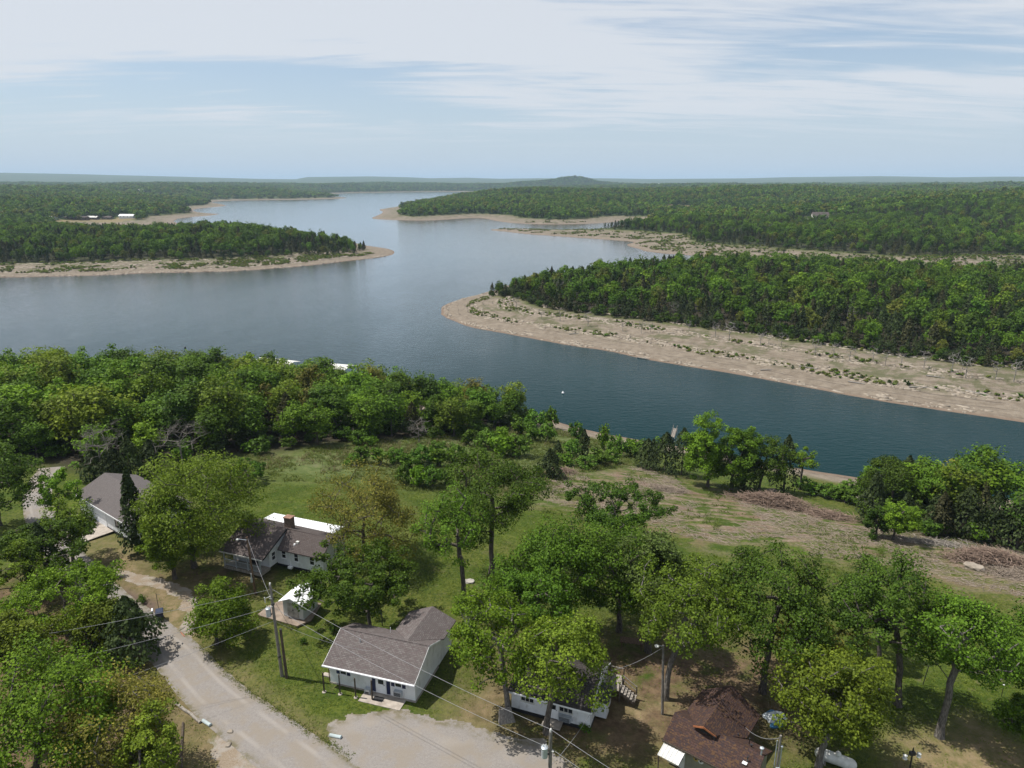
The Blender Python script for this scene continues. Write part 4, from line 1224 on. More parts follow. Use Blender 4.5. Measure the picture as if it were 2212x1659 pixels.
# ------------------------------------------------------------------ forests across the water (too many to count): one mass for each shore
def gn_scatter(name, pts, sc, rot, idx, coll):
    me = bpy.data.meshes.new(name)
    me.vertices.add(len(pts)); me.vertices.foreach_set('co', np.asarray(pts, np.float32).ravel())
    a = me.attributes.new('sc', 'FLOAT_VECTOR', 'POINT'); a.data.foreach_set('vector', np.asarray(sc, np.float32).ravel())
    a = me.attributes.new('rot', 'FLOAT_VECTOR', 'POINT'); a.data.foreach_set('vector', np.asarray(rot, np.float32).ravel())
    a = me.attributes.new('idx', 'INT', 'POINT'); a.data.foreach_set('value', np.asarray(idx, np.int32))
    o = link(name, me)
    ng = bpy.data.node_groups.new(name, 'GeometryNodeTree')
    ng.interface.new_socket('Geometry', in_out='INPUT', socket_type='NodeSocketGeometry')
    ng.interface.new_socket('Geometry', in_out='OUTPUT', socket_type='NodeSocketGeometry')
    gi = ng.nodes.new('NodeGroupInput'); go = ng.nodes.new('NodeGroupOutput')
    iop = ng.nodes.new('GeometryNodeInstanceOnPoints')
    ci = ng.nodes.new('GeometryNodeCollectionInfo')
    ci.inputs['Collection'].default_value = coll
    ci.inputs['Separate Children'].default_value = True
    ci.inputs['Reset Children'].default_value = True
    def na_(nm, ty):
        n = ng.nodes.new('GeometryNodeInputNamedAttribute'); n.data_type = ty; n.inputs['Name'].default_value = nm
        return n.outputs['Attribute']
    L = ng.links.new
    L(gi.outputs[0], iop.inputs['Points']); L(ci.outputs[0], iop.inputs['Instance'])
    iop.inputs['Pick Instance'].default_value = True
    L(na_('idx', 'INT'), iop.inputs['Instance Index'])
    L(na_('rot', 'FLOAT_VECTOR'), iop.inputs['Rotation'])
    L(na_('sc', 'FLOAT_VECTOR'), iop.inputs['Scale'])
    L(iop.outputs[0], go.inputs[0])
    md = o.modifiers.new('scatter', 'NODES'); md.node_group = ng
    return o
def join_tc(tm, cm, name):
    """trunk and crown of a far tree as one mesh with two materials"""
    va = np.empty(len(tm.vertices) * 3, np.float32); tm.vertices.foreach_get('co', va)
    vb = np.empty(len(cm.vertices) * 3, np.float32); cm.vertices.foreach_get('co', vb)
    fa = np.empty(len(tm.loops), np.int32); tm.loops.foreach_get('vertex_index', fa)
    fb = np.empty(len(cm.loops), np.int32); cm.loops.foreach_get('vertex_index', fb)
    tb = np.empty(len(cm.polygons), np.float32); cm.attributes['tint'].data.foreach_get('value', tb)
    Fq = np.concatenate([fa.reshape(-1, 4), fb.reshape(-1, 4) + len(tm.vertices)])
    me = raw_mesh(name, np.concatenate([va, vb]).reshape(-1, 3), Fq, cm.materials[0], np.concatenate([np.zeros(len(fa) // 4), tb]))
    me.materials.append(tm.materials[0])
    mi = np.zeros(len(Fq), np.int32); mi[:len(fa) // 4] = 1
    me.polygons.foreach_set('material_index', mi)
    return me
def coll_of(name, meshes):
    c = bpy.data.collections.new(name)
    for i, m in enumerate(meshes):
        o = bpy.data.objects.new('%s_%s' % (name, 'abcdefghijkl'[i]), m)
        c.objects.link(o)
    return c
mids = []
for k, (mt, H, R) in enumerate([('wood_mid', 11, 3.8), ('wood_mid', 10, 3.6), ('wood_bright', 11, 4.0), ('wood_bright', 9.5, 3.4), ('wood_olive', 10.5, 3.6), ('leaf_dark', 10.5, 3.8)]):
    tm, cm = tree_meshes(900 + k, H, (0, 0, H * .56), (R * .86, R * .86, H * .38), H * .12, .14, 34, 24, R * .36, .82, mt, 'bark', .55, False)
    mids.append(join_tc(tm, cm, 'canopy'))
for k in range(2):
    tm, cm = cedar_meshes(930 + k, 8.5, 2.3, 420, .75, ['needle', 'needle_brown'][k])
    mids.append(join_tc(tm, cm, 'canopy'))
mids.append(dead_mesh(951, 8.5, 2.8, 30, 'bark_pale', .13))
MIDC = coll_of('canopy_tree', mids)
fars = []
for k, (mt, H, R) in enumerate([('wood_mid', 11, 4.6), ('wood_mid', 10, 4.4), ('wood_bright', 10.5, 4.6), ('wood_olive', 10.5, 4.4), ('leaf_dark', 10.5, 4.6)]):
    tm, cm = tree_meshes(970 + k, H, (0, 0, H * .58), (R * .8, R * .8, H * .34), H * .2, .16, 16, 11, R * .42, 1.9, mt, 'bark', .6, False)
    fars.append(join_tc(tm, cm, 'canopy'))
tm, cm = cedar_meshes(990, 9, 2.8, 130, 1.5, 'needle')
fars.append(join_tc(tm, cm, 'canopy'))
FARC = coll_of('distant_tree', fars)

# clearings kept free of forest: (picture x, y, radius across, reach towards the viewer)
CLEAR = []
def clearing(px, py, r, reach):
    p = G(px, py); CLEAR.append((p.x, p.y, r, reach)); return p
H_R = clearing(1770, 474, 22, 70)
clearing(1722, 478, 14, 50); clearing(1818, 478, 14, 40)
clearing(1470, 446, 30, 120)
H_L = [clearing(150 + 0, 477, 16, 60), clearing(200, 476, 14, 60), clearing(271, 472, 18, 60), clearing(232, 478, 14, 50), clearing(108, 476, 14, 40)]
COVE = COVE_FLAT
def cleared(x, y):
    c = sdf(COVE, x, y) > 0
    for cx, cy, r, reach in CLEAR:
        t = np.clip((cy - y) / reach, -0.25, 1)
        ang_ = cx / cy
        c |= (np.abs(x - ang_ * y) < r) & (y > cy - reach) & (y < cy + r)
    return c
def forest(name, label, which, sp, y0, y1, coll, weights, smin, smax, seed, edge=TREELINE, wide=1.0, r0=0, r1=1e9, cedar_edge=False):
    rng = np.random.default_rng(seed)
    hx = .86 * y1 + 60
    p = jitter_grid(-hx, hx, y0, y1, sp, rng)
    p = p[np.abs(p[:, 0]) < .86 * p[:, 1] + 40]
    p = p[(np.hypot(p[:, 0], p[:, 1]) >= r0) & (np.hypot(p[:, 0], p[:, 1]) < r1)]
    z, dd, dn, d1, d2, d3 = terrain(p[:, 0], p[:, 1], True)
    d = {'R1': d1, 'R2': d2, 'LF': d3, 'both': np.maximum(d2, d3)}[which]
    wig_ = (fbm(p[:, 0] / 22, p[:, 1] / 22, 71) - .5) * 16
    if which == 'R1':
        d = r1_rim(p[:, 0], p[:, 1], d1) + edge; wig_ = wig_ * .6
    if which == 'LF':
        d = d + np.interp(p[:, 0], [-240, -140], [0, 26]) * (p[:, 1] < 800)
    keep = (d > edge + wig_ + 1) & in_view(p[:, 0], p[:, 1], z, .07) & ~cleared(p[:, 0], p[:, 1])
    if which == 'R1':
        keep &= ~((d1 < d2))
    if which in ('R2', 'both'):
        keep &= ~(d1 > 0)
    p, z, d = p[keep], z[keep], d[keep]
    n = len(p)
    s = rng.uniform(smin, smax, n)
    s *= np.clip(.62 + (d - edge) / 40, .62, 1)
    patch = fbm(p[:, 0] / 45, p[:, 1] / 45, seed + 5)
    w = np.array(weights, float)
    Wt = np.tile(w, (n, 1))
    nc = 2 if coll is MIDC else 1
    c0 = 6 if coll is MIDC else 5
    boost = np.clip((patch - .48) * 14, 0, 3) * .40 + np.clip(1 - (d - edge) / 18, 0, 1) * 1.6 * cedar_edge
    Wt[:, c0:c0 + nc] += boost[:, None]
    Wt /= Wt.sum(1, keepdims=True)
    idx = (rng.random((n, 1)) > np.cumsum(Wt, 1)).sum(1)
    idx = np.minimum(idx, len(w) - 1)
    sc = np.stack([s * wide * rng.uniform(.85, 1.15, n), s * wide * rng.uniform(.85, 1.15, n), s * rng.uniform(.85, 1.2, n)], 1)
    rot = np.zeros((n, 3)); rot[:, 2] = rng.uniform(0, 6.28, n)
    print(name, n)
    o = gn_scatter(name, np.column_stack([p, z - .15]), sc, rot, idx, coll)
    return tag(o, label, 'forest', None, 'stuff')
WM = [.19, .16, .13, .08, .08, .15, .12, .11, .05]
WF = [.24, .2, .2, .13, .14, .06]
forest('peninsula_forest', 'dense mixed forest covering the right hand peninsula', 'R1', 5.9, 180, 620, MIDC, WM, .62, 1.2, 11, 47, cedar_edge=True)
forest('left_bank_forest', 'dense green forest on the point across the lake to the left', 'LF', 6.6, 420, 1000, MIDC, WM, .7, 1.25, 12, 50, cedar_edge=True)
forest('right_bank_forest', 'forest on the right mainland behind the peninsula', 'R2', 6.8, 480, 1000, MIDC, WM, .7, 1.25, 13, 60, cedar_edge=True)
forest('hillside_forest', 'wooded hills on both sides of the far lake', 'both', 10.0, 980, 2300, FARC, WF, .95, 1.35, 14, 44, 1.15, r0=1000)
forest('distant_forest', 'hazy wooded ridges beyond the end of the lake', 'both', 21.0, 2000, 6500, FARC, WF, 1.0, 1.5, 15, 34, 1.75, r0=2250)

# undergrowth that closes the foot of the near woods
ug = []
for k, mt in enumerate(['leaf_dark', 'leaf_mid', 'leaf_dark', 'needle']):
    tm, cm = tree_meshes(1300 + k, 3.2, (0, 0, 1.6), (1.5, 1.5, 1.4), .2, .06, 22, 22, .6, .42, mt, 'bark', .5, False)
    ug.append(join_tc(tm, cm, 'undergrowth'))
UGC = coll_of('undergrowth_shrub', ug)
pu = jitter_grid(-190, 150, 70, 235, 3.0, rngw)
dW = np.maximum(sdf(WOOD, pu[:, 0], pu[:, 1]), sdf(RIGHTWOOD, pu[:, 0], pu[:, 1])); zz, dd_, dnn, *_r = terrain(pu[:, 0], pu[:, 1], True)
rd = np.min(np.hypot(ROADPTS[:, 0][None] - pu[:, :1], ROADPTS[:, 1][None] - pu[:, 1:2]), 1)
ok = (dW > -.3) & (dW < 16) & (dnn > 6) & in_view(pu[:, 0], pu[:, 1], zz, .05) & (rd > 5) & (rngw.random(len(pu)) < .7)
k = int(ok.sum()); s_ = rngw.uniform(.6, 1.35, k)
rot = np.zeros((k, 3)); rot[:, 2] = rngw.uniform(0, 6.28, k)
tag(gn_scatter('wood_undergrowth', np.column_stack([pu[ok], zz[ok] - .1]), np.stack([s_ * 1.1, s_ * 1.1, s_], 1), rot, rngw.choice(4, k, p=[.4, .25, .2, .15]), UGC),
    'dark undergrowth at the foot of the near woods', 'undergrowth', None, 'stuff')

pu = jitter_grid(-60, 420, 180, 460, 3.4, rngw)
zz, dd_, dnn, e1, *_r = terrain(pu[:, 0], pu[:, 1], True)
rim = r1_rim(pu[:, 0], pu[:, 1], e1) - (fbm(pu[:, 0] / 22, pu[:, 1] / 22, 71) - .5) * 9.6
ok = (rim > .5) & (rim < 9) & in_view(pu[:, 0], pu[:, 1], zz, .05) & (rngw.random(len(pu)) < .75)
k = int(ok.sum()); s_ = rngw.uniform(.7, 1.4, k)
rot = np.zeros((k, 3)); rot[:, 2] = rngw.uniform(0, 6.28, k)
tag(gn_scatter('peninsula_undergrowth', np.column_stack([pu[ok], zz[ok] - .1]), np.stack([s_ * 1.1, s_ * 1.1, s_ * 1.1], 1), rot, rngw.choice(4, k, p=[.3, .1, .2, .4]), UGC),
    'dark undergrowth along the rim of the peninsula forest', 'undergrowth', None, 'stuff')

# ------------------------------------------------------------------ buildings
def rot2(p, a):
    return (p[0] * math.cos(a) - p[1] * math.sin(a), p[0] * math.sin(a) + p[1] * math.cos(a))
def window(parent, face, u0, u1, z0, z1, at, bars=(1, 1), mat='white_trim', shutters=None, sill=True):
    """a framed window on the wall; face 'f' looks to -y, 'r' to +x, 'l' to -x, 'b' to +y; 'at' is the wall plane"""
    def bx(m, ua, ub, za, zb, d0, d1):
        if face == 'f':
            m.box((ua, at - d1, za), (ub, at - d0, zb))
        elif face == 'b':
            m.box((ua, at + d0, za), (ub, at + d1, zb))
        elif face == 'r':
            m.box((at + d0, ua, za), (at + d1, ub, zb))
        else:
            m.box((at - d1, ua, za), (at - d0, ub, zb))
    t = .06
    m = MB()
    bx(m, u0 - t, u0, z0 - t, z1 + t, -.02, .05); bx(m, u1, u1 + t, z0 - t, z1 + t, -.02, .05)
    bx(m, u0, u1, z1, z1 + t, -.02, .05); bx(m, u0, u1, z0 - t, z0, -.02, .05)
    nu, nz = bars
    w = m.build('window', mat, parent)
    for i in range(1, nu):
        c = u0 + (u1 - u0) * i / nu
        m2 = MB(); bx(m2, c - .022, c + .022, z0 + .001, z1 - .001, .0, .042); m2.build('mullion', mat, w)
    for i in range(1, nz):
        c = z0 + (z1 - z0) * i / nz
        m2 = MB(); bx(m2, u0 + .001, u1 - .001, c - .025, c + .025, .0, .046); m2.build('meeting_rail', mat, w)
    g = MB(); bx(g, u0, u1, z0, z1, -.015, .012); g.build('pane', 'glass', w)
    if sill:
        s = MB(); bx(s, u0 - .1, u1 + .1, z0 - t - .05, z0 - t - .002, -.01, .10); s.build('sill', mat, w)
    if shutters:
        sw = .34
        for a in (u0 - t - .03 - sw, u1 + t + .03):
            s = MB(); bx(s, a, a + sw, z0 - t, z1 + t, -.01, .035)
            for k in range(5):
                zz_ = z0 - t + (z1 - z0 + 2 * t) * (k + .3) / 5.2
                bx(s, a + .05, a + sw - .05, zz_, zz_ + .05, .03, .05)
            s.build('shutter', shutters, parent)
    return w
def door(parent, u0, u1, z0, z1, at, mat='white_trim', glass_=True, knob=True, face='f'):
    def bx(m, ua, ub, za, zb, d0, d1):
        if face == 'f':
            m.box((ua, at - d1, za), (ub, at - d0, zb))
        elif face == 'r':
            m.box((at + d0, ua, za), (at + d1, ub, zb))
        else:
            m.box((at - d1, ua, za), (at - d0, ub, zb))
    m = MB(); bx(m, u0, u1, z0, z1, -.02, .03)
    bx(m, u0 - .09, u0 - .005, z0, z1 + .09, -.02, .055); bx(m, u1 + .005, u1 + .09, z0, z1 + .09, -.02, .055); bx(m, u0 - .005, u1 + .005, z1 + .005, z1 + .09, -.02, .055)
    d = m.build('door', mat, parent)
    if glass_:
        g = MB(); bx(g, u0 + .16, u1 - .16, z0 + (z1 - z0) * .52, z1 - .16, .01, .042); g.build('pane', 'glass', d)
    if knob:
        k = MB(); bx(k, u1 - .13, u1 - .07, z0 + .92, z0 + .98, .03, .09); k.build('handle', 'black_metal', d)
    return d

# --- the white house with the grey roof (main block, rear wing)
O = un(0, 0, 0) * 0 + np.array([-17.81, 57.02, 0.0])
hA = thing('white_house', 'white sided house with grey shingle roof and dark blue shutters beside the gravel parking', 'house', O, math.radians(-17.3))
RZ, EZ, BZ = 4.0, 2.32, 2.86
m = MB()
pr = [(.5, 0), (5.85, 0), (5.85, BZ - .02), (3.5, RZ - .16), (.5, EZ + .1)]
m.prism(pr, .38, 9.22, 'x')
m.build('wall', 'white_siding', hA)
m = MB(); m.prism([(4.75, 0), (9.22, 0), (9.22, 2.72), (7.1, RZ - .2), (4.75, 2.72)], 5.87, 9.3, 'y')
m.build('wing_wall', 'white_siding', hA)
m = MB(); m.box((.36, .47, -.2), (9.24, 5.88, .16)); m.build('foundation', 'concrete', hA)
m = MB()
m.slab([(0, 0, EZ), (9.4, 0, EZ), (9.4, 3.5, RZ), (0, 3.5, RZ)], .13)
rf = m.build('roof', 'roof_grey', hA)
m = MB(); m.slab([(0, 3.501, RZ), (9.4, 3.501, RZ), (9.4, 6.2, BZ), (0, 6.2, BZ)], .13); m.build('roof_back_slope', 'roof_grey', hA)
m = MB(); m.slab([(7.1, 3.55, RZ - .01), (7.1, 9.6, RZ - .01), (4.45, 9.6, BZ - .02), (4.45, 6.35, BZ - .02)], .12)
m.build('wing_roof', 'roof_grey_side', hA)
m = MB(); m.slab([(7.101, 9.6, RZ - .01), (7.101, 3.55, RZ - .01), (9.66, 6.35, BZ - .02), (9.66, 9.6, BZ - .02)], .12)
m.build('wing_roof', 'roof_grey_side', hA)
m = MB(); m.box((0, 3.42, RZ + .004), (9.4, 3.58, RZ + .03)); m.build('ridge_cap', 'roof_grey', hA)
m = MB(); m.box((-.03, -.05, EZ - .17), (9.43, -.002, EZ - .0)); m.build('fascia', 'white_trim', hA)
m = MB(); m.box((-.06, -.12, EZ - .14), (9.46, -.052, EZ - .03)); m.build('gutter', 'white_trim', hA)
m = MB()
for x in (9.402, -.032):
    m.hexa([(x, .0, EZ - .2), (x + .03, .0, EZ - .2), (x + .03, 3.5, RZ - .2), (x, 3.5, RZ - .2), (x, .0, EZ - .02), (x + .03, .0, EZ - .02), (x + .03, 3.5, RZ - .02), (x, 3.5, RZ - .02)])
    m.hexa([(x, 3.502, RZ - .2), (x + .03, 3.502, RZ - .2), (x + .03, 6.2, BZ - .2), (x, 6.2, BZ - .2), (x, 3.502, RZ - .02), (x + .03, 3.502, RZ - .02), (x + .03, 6.2, BZ - .02), (x, 6.2, BZ - .02)])
m.build('rake_trim', 'white_trim', hA)
window(hA, 'f', 1.55, 2.15, 1.35, 1.95, .5, (1, 1), 'white_trim', 'navy')
window(hA, 'f', 7.25, 7.85, 1.30, 1.90, .5, (1, 1), 'white_trim', 'navy')
door(hA, 5.32, 6.2, .18, 2.1, .5)
for a in (4.86, 6.34):
    m = MB(); m.box((a, .455, .25), (a + .36, .51, 2.1)); m.build('shutter', 'navy', hA)
m = MB(); m.box((7.15, .15, .45), (7.95, .495, .95))
ac = m.build('air_conditioner', 'galv', hA)
m = MB()
for k in range(6):
    m.box((7.2, .13, .5 + k * .07), (7.9, .149, .53 + k * .07))
m.build('grille', 'dark', ac)
m = MB(); m.box((4.1, -.95, .0), (8.3, .46, .07)); m.build('porch_slab', 'concrete', hA)
m = MB(); m.box((5.3, -.5, .072), (6.3, .1, .095)); m.build('door_mat', 'dark', hA)
m = MB(); m.box((4.2, .05, .35), (4.75, .48, .55)); m.box((4.2, .05, .08), (4.26, .45, .35)); m.box((4.69, .05, .08), (4.75, .45, .35)); m.build('bench', 'galv', hA)
m = MB(); m.tube((4.5, 5.2, 2.9), (4.5, 5.2, 3.85), .03); m.build('vent_pipe', 'white_trim', hA)
m = MB(); m.tube((2.6, 2.6, 3.4), (2.6, 2.6, 3.95), .05); m.build('vent_pipe', 'galv', hA)
m = MB(); m.tube((.25, .55, .1), (.25, .55, 2.2), .05, None, 6); m.build('corner_post', 'pole_brown', hA)
m = MB(); m.box((.05, 1.0, .75), (.37, 1.7, 1.05)); m.box((.02, .98, 1.051), (.36, 1.72, 1.09)); m.build('wall_heater', 'white_trim', hA)
m = MB(); m.box((-.9, 1.1, .02), (.2, 1.55, .14)); m.build('step', 'concrete', hA)

# --- the cottage under the oaks
hB = thing('white_cottage', 'small white sided cottage with dark roof shaded by two oaks', 'house', (-.04, 54.01, 0), math.radians(-20.9))
m = MB(); m.prism([(0, 0), (6.3, 0), (6.3, 2.2), (3.15, 3.75), (0, 2.2)], 0, 7.33, 'x'); m.build('wall', 'white_siding', hB)
m = MB(); m.box((-.02, -.02, -.2), (7.35, 6.32, .15)); m.build('foundation', 'dark', hB)
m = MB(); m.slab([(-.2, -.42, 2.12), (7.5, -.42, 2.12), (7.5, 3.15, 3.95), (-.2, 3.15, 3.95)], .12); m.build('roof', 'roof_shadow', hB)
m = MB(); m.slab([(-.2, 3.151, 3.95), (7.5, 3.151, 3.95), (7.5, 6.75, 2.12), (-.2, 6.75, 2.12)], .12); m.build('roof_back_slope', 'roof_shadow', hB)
m = MB(); m.box((-.22, -.46, 1.96), (7.52, -.422, 2.11)); m.build('fascia', 'white_trim', hB)
m = MB()
x = 7.502
m.hexa([(x, -.42, 1.94), (x + .03, -.42, 1.94), (x + .03, 3.15, 3.77), (x, 3.15, 3.77), (x, -.42, 2.1), (x + .03, -.42, 2.1), (x + .03, 3.15, 3.93), (x, 3.15, 3.93)])
m.hexa([(x, 3.152, 3.77), (x + .03, 3.152, 3.77), (x + .03, 6.75, 1.94), (x, 6.75, 1.94), (x, 3.152, 3.93), (x + .03, 3.152, 3.93), (x + .03, 6.75, 2.1), (x, 6.75, 2.1)])
m.build('rake_trim', 'white_trim', hB)
window(hB, 'f', .95, 2.1, 1.2, 1.75, 0, (3, 1), 'pale_trim')
window(hB, 'f', 4.55, 5.7, 1.15, 1.75, 0, (3, 1), 'pale_trim')
window(hB, 'r', .75, 1.55, .75, 1.6, 7.33, (1, 2), 'pale_trim')
door(hB, 3.5, 4.35, .16, 2.0, 0, 'white_trim', True)
m = MB(); m.box((4.55, -.42, .42), (5.65, -.005, .92)); ac = m.build('air_conditioner', 'galv', hB)
m = MB()
for k in range(6):
    m.box((4.62, -.435, .47 + k * .07), (5.58, -.421, .5 + k * .07))
m.build('grille', 'dark', ac)
m = MB(); m.box((3.2, -1.1, 0), (4.9, -.03, .08)); m.build('porch_slab', 'concrete', hB)
for k, (a, b_) in enumerate([(1.75, 2.75), (3.1, 3.95)]):
    m = MB(); m.box((7.34, a, 0), (8.35 - .1 * k, b_, 1.55)); bo = m.build('side_lean_to', 'white_siding', hB)
    m = MB(); m.slab([(7.36, a - .1, 1.98), (8.5 - .1 * k, a - .1, 1.6), (8.5 - .1 * k, b_ + .1, 1.6), (7.36, b_ + .1, 1.98)], .07); m.build('lean_to_roof', 'black_metal', bo)
# rear stair and landing of the cottage
st = thing('rear_stair', 'weathered grey wooden stair and landing at the back corner of the cottage', 'stair', (-.04, 54.01, 0), math.radians(-20.9))
m = MB(); m.box((7.45, 4.4, .98), (8.9, 6.6, 1.08)); m.build('landing', 'timber', st)
for k in range(5):
    m = MB(); m.box((8.92 + k * .28, 4.5, .82 - k * .18), (9.2 + k * .28, 5.6, .87 - k * .18)); m.build('tread', 'timber', st)
for y in (4.42, 5.64):
    m = MB(); m.hexa([(8.9, y, .7), (10.3, y, -.05), (10.3, y + .06, -.05), (8.9, y + .06, .7), (8.9, y, 1.0), (10.3, y, .12), (10.3, y + .06, .12), (8.9, y + .06, 1.0)]); m.build('stringer', 'pole_dark', st)
    for (xx, zz_) in ((8.92, .98), (10.28, .05)):
        m = MB(); m.box((xx - .05, y - .05, -.1), (xx + .05, y + .05, zz_ + .95)); m.build('post', 'pole_dark', st)
    m = MB(); m.tube((8.92, y, 1.9), (10.28, y, 1.0), .045); m.build('handrail', 'timber', st)
    m = MB(); m.tube((8.92, y, 1.45), (10.28, y, .55), .04); m.build('middle_rail', 'timber', st)
for (xx, yy) in ((7.5, 6.55), (8.85, 6.55)):
    m = MB(); m.box((xx - .05, yy - .05, -.1), (xx + .05, yy + .05, 1.95)); m.build('post', 'pole_dark', st)
m = MB(); m.box((7.5, 6.52, 1.85), (8.9, 6.58, 1.93)); m.build('handrail', 'timber', st)

# --- the brown roofed house at the lower edge
hC = thing('brown_house', 'tan boarded house with mottled brown shingle roof and cross gable', 'house', (12.29, 47.74, 0), math.radians(-38))
m = MB(); m.prism([(.4, 0), (3.9, 0), (3.9, 2.3), (2.0, 3.35), (.4, 2.25)], .35, 7.2, 'x'); m.build('wall', 'tan_board', hC)
m = MB(); m.prism([(.6, 0), (5.2, 0), (5.2, 2.6), (2.85, 4.05), (.6, 2.6)], 3.9, 6.95, 'y'); m.build('wing_wall', 'brown_board', hC)
m = MB(); m.slab([(0, 0, 2.3), (7.5, 0, 2.3), (7.5, 2.0, 3.6), (0, 2.0, 3.6)], .13); m.build('roof', 'roof_brown', hC)
m = MB(); m.slab([(0, 2.001, 3.6), (7.5, 2.001, 3.6), (7.5, 4.15, 2.4), (0, 4.15, 2.4)], .13); m.build('roof_back_slope', 'roof_brown', hC)
WR = 4.35
sl = (WR - 2.62) / 2.6
yv = lambda z: 2.0 + (3.6 - z) / (1.2 / 2.15)
m = MB(); m.slab([(2.85, 1.15, WR), (2.85, 7.2, WR), (.25, 7.2, 2.62), (.25, 4.0, 2.62), (1.75, 1.85, WR - 1.1 * sl), (1.9, 1.5, WR - .95 * sl)], .11); m.build('wing_roof', 'roof_brown_side', hC)
m = MB(); m.slab([(2.851, 7.2, WR), (2.851, 1.15, WR), (3.8, 1.5, WR - .95 * sl), (3.95, 1.85, WR - 1.1 * sl), (5.45, 4.0, 2.62), (5.45, 7.2, 2.62)], .11); m.build('wing_roof', 'roof_brown_side', hC)
for s in (-1, 1):
    xa, xb = 2.85, 2.85 + s * .98
    za, zb = WR - .03, WR - .98 * sl - .03
    m = MB(); m.hexa([(xa, 1.10, za - .17), (xb, 1.46, zb - .15), (xb, 1.49, zb - .15), (xa, 1.145, za - .17), (xa, 1.10, za), (xb, 1.46, zb), (xb, 1.49, zb), (xa, 1.145, za)]); m.build('gable_trim', 'orange_trim', hC)
m = MB(); m.prism([(1.95, 3.3), (3.75, 3.3), (2.85, WR - .14)], 1.62, 1.72, 'y'); m.build('gable_panel', 'dark', hC)
m = MB(); m.box((-.03, -.06, 2.12), (7.52, -.002, 2.28)); m.build('fascia', 'pole_dark', hC)
m = MB(); m.slab([(.15, -1.15, 1.72), (1.95, -1.15, 1.72), (1.95, .38, 2.16), (.15, .38, 2.16)], .04); aw = m.build('awning', 'pale_trim', hC)
for k in range(7):
    x = .15 + k * .3 - (.03 if k == 6 else 0)
    m = MB(); m.hexa([(x, -1.16, 1.725), (x + .03, -1.16, 1.725), (x + .03, .37, 2.165), (x, .37, 2.165), (x, -1.16, 1.765), (x + .03, -1.16, 1.765), (x + .03, .37, 2.205), (x, .37, 2.205)]); m.build('seam', 'white_trim', aw)
for x in (.22, 1.86):
    m = MB(); m.box((x - .04, -1.1, 0), (x + .04, -1.02, 1.7)); m.build('awning_post', 'pole_dark', hC)
door(hC, 1.05, 1.75, .1, 2.0, .4, 'pale_trim', True)
window(hC, 'f', .5, .85, .7, 1.8, .4, (1, 1), 'pale_trim')
window(hC, 'f', 4.6, 5.6, .8, 1.75, .4, (2, 1), 'dark')
for k, (x, mt) in enumerate([(2.75, 'daisy_yellow'), (3.15, 'daisy_white')]):
    m = MB()
    for j in range(10):
        a = j * math.pi / 5
        m.hexa([(x + math.cos(a) * .05 + math.cos(a + 1.57) * s_, .385 - e_, 1.72 + math.sin(a) * .05 + math.sin(a + 1.57) * s_) for e_ in (0, .03) for s_ in (-.05, .05)][:0] or
               [(x + math.cos(a + o_) * r_, .36 + e_, 1.7 + math.sin(a + o_) * r_) for e_ in (.0, .03) for (o_, r_) in ((-.3, .08), (-.26, .24), (.26, .24), (.3, .08))])
    d_ = m.build('wall_daisy', mt, hC)
    m = MB(); m.tube((x, .33, 1.7), (x, .385, 1.7), .09, None, 10); m.build('daisy_centre', 'dark', d_)
for k, (x, y, z, h, r) in enumerate([(5.95, 3.05, 3.0, .55, .04), (6.5, 1.15, 3.0, .5, .045), (6.3, 2.5, 3.2, .35, .06), (3.72, 1.45, 3.2, .45, .05), (4.9, 3.5, 2.75, .3, .04)]):
    m = MB(); m.tube((x, y, z - .2), (x, y, z + h), r); m.tube((x, y, z + h - .08), (x, y, z + h + .02), r * 1.7)
    m.build('vent_pipe', 'black_metal', hC)
m = MB(); m.box((6.2, .8, 3.0), (6.55, 1.2, 3.02)); m.build('roof_flashing', 'white_metal', hC)
m = MB(); m.tube((7.25, 1.95, 2.0), (7.25, 1.95, 4.1), .06); m.lathe([(.05, 0), (.16, .02), (.16, .10), (.05, .14)], (7.25, 1.95, 4.1)); m.build('flue_pipe', 'galv', hC)

# --- the back house with porch, chimney and white patio roof
hD = thing('porch_house', 'white back house with taupe shingle roof, railed porch and stone chimney', 'house', (-35.45, 78.08, 0), math.radians(-21))
m = MB(); m.prism([(1.9, .35), (7.9, .35), (7.9, 2.85), (4.9, 4.15), (1.9, 3.05)], -.3, 5.35, 'x'); m.build('wall', 'white_wall', hD)
m = MB(); m.prism([(3.3, 0), (7.85, 0), (7.85, 2.8), (4.9, 4.0), (3.3, 2.55)], 5.36, 12.2, 'x'); m.build('side_wall', 'white_wall', hD)
m = MB(); m.slab([(-.6, 0, 2.45), (5.95, 0, 2.45), (5.95, 4.9, 4.38), (-.6, 4.9, 4.38)], .14); m.build('roof', 'roof_taupe', hD)
m = MB(); m.slab([(5.97, 2.75, 2.5), (12.5, 2.75, 2.5), (12.5, 4.9, 4.2), (5.97, 4.9, 4.2)], .14); m.build('side_roof', 'roof_taupe', hD)
m = MB(); m.slab([(-.6, 4.901, 4.38), (12.5, 4.901, 4.2), (12.5, 8.2, 2.8), (-.6, 8.2, 2.98)], .14); m.build('roof_back_slope', 'roof_taupe', hD)
m = MB(); m.box((-.62, -.05, 2.29), (5.97, -.002, 2.44)); m.build('fascia', 'pale_trim', hD)
x = 5.952
m = MB(); m.hexa([(x, 0, 2.24), (x + .015, 0, 2.24), (x + .015, 4.9, 4.17), (x, 4.9, 4.17), (x, 0, 2.43), (x + .015, 0, 2.43), (x + .015, 4.9, 4.36), (x, 4.9, 4.36)]); m.build('rake_trim', 'dark', hD)
m = MB(); m.box((-.3, .2, 0), (5.35, 1.9, .35)); pf = m.build('porch_floor', 'timber', hD)
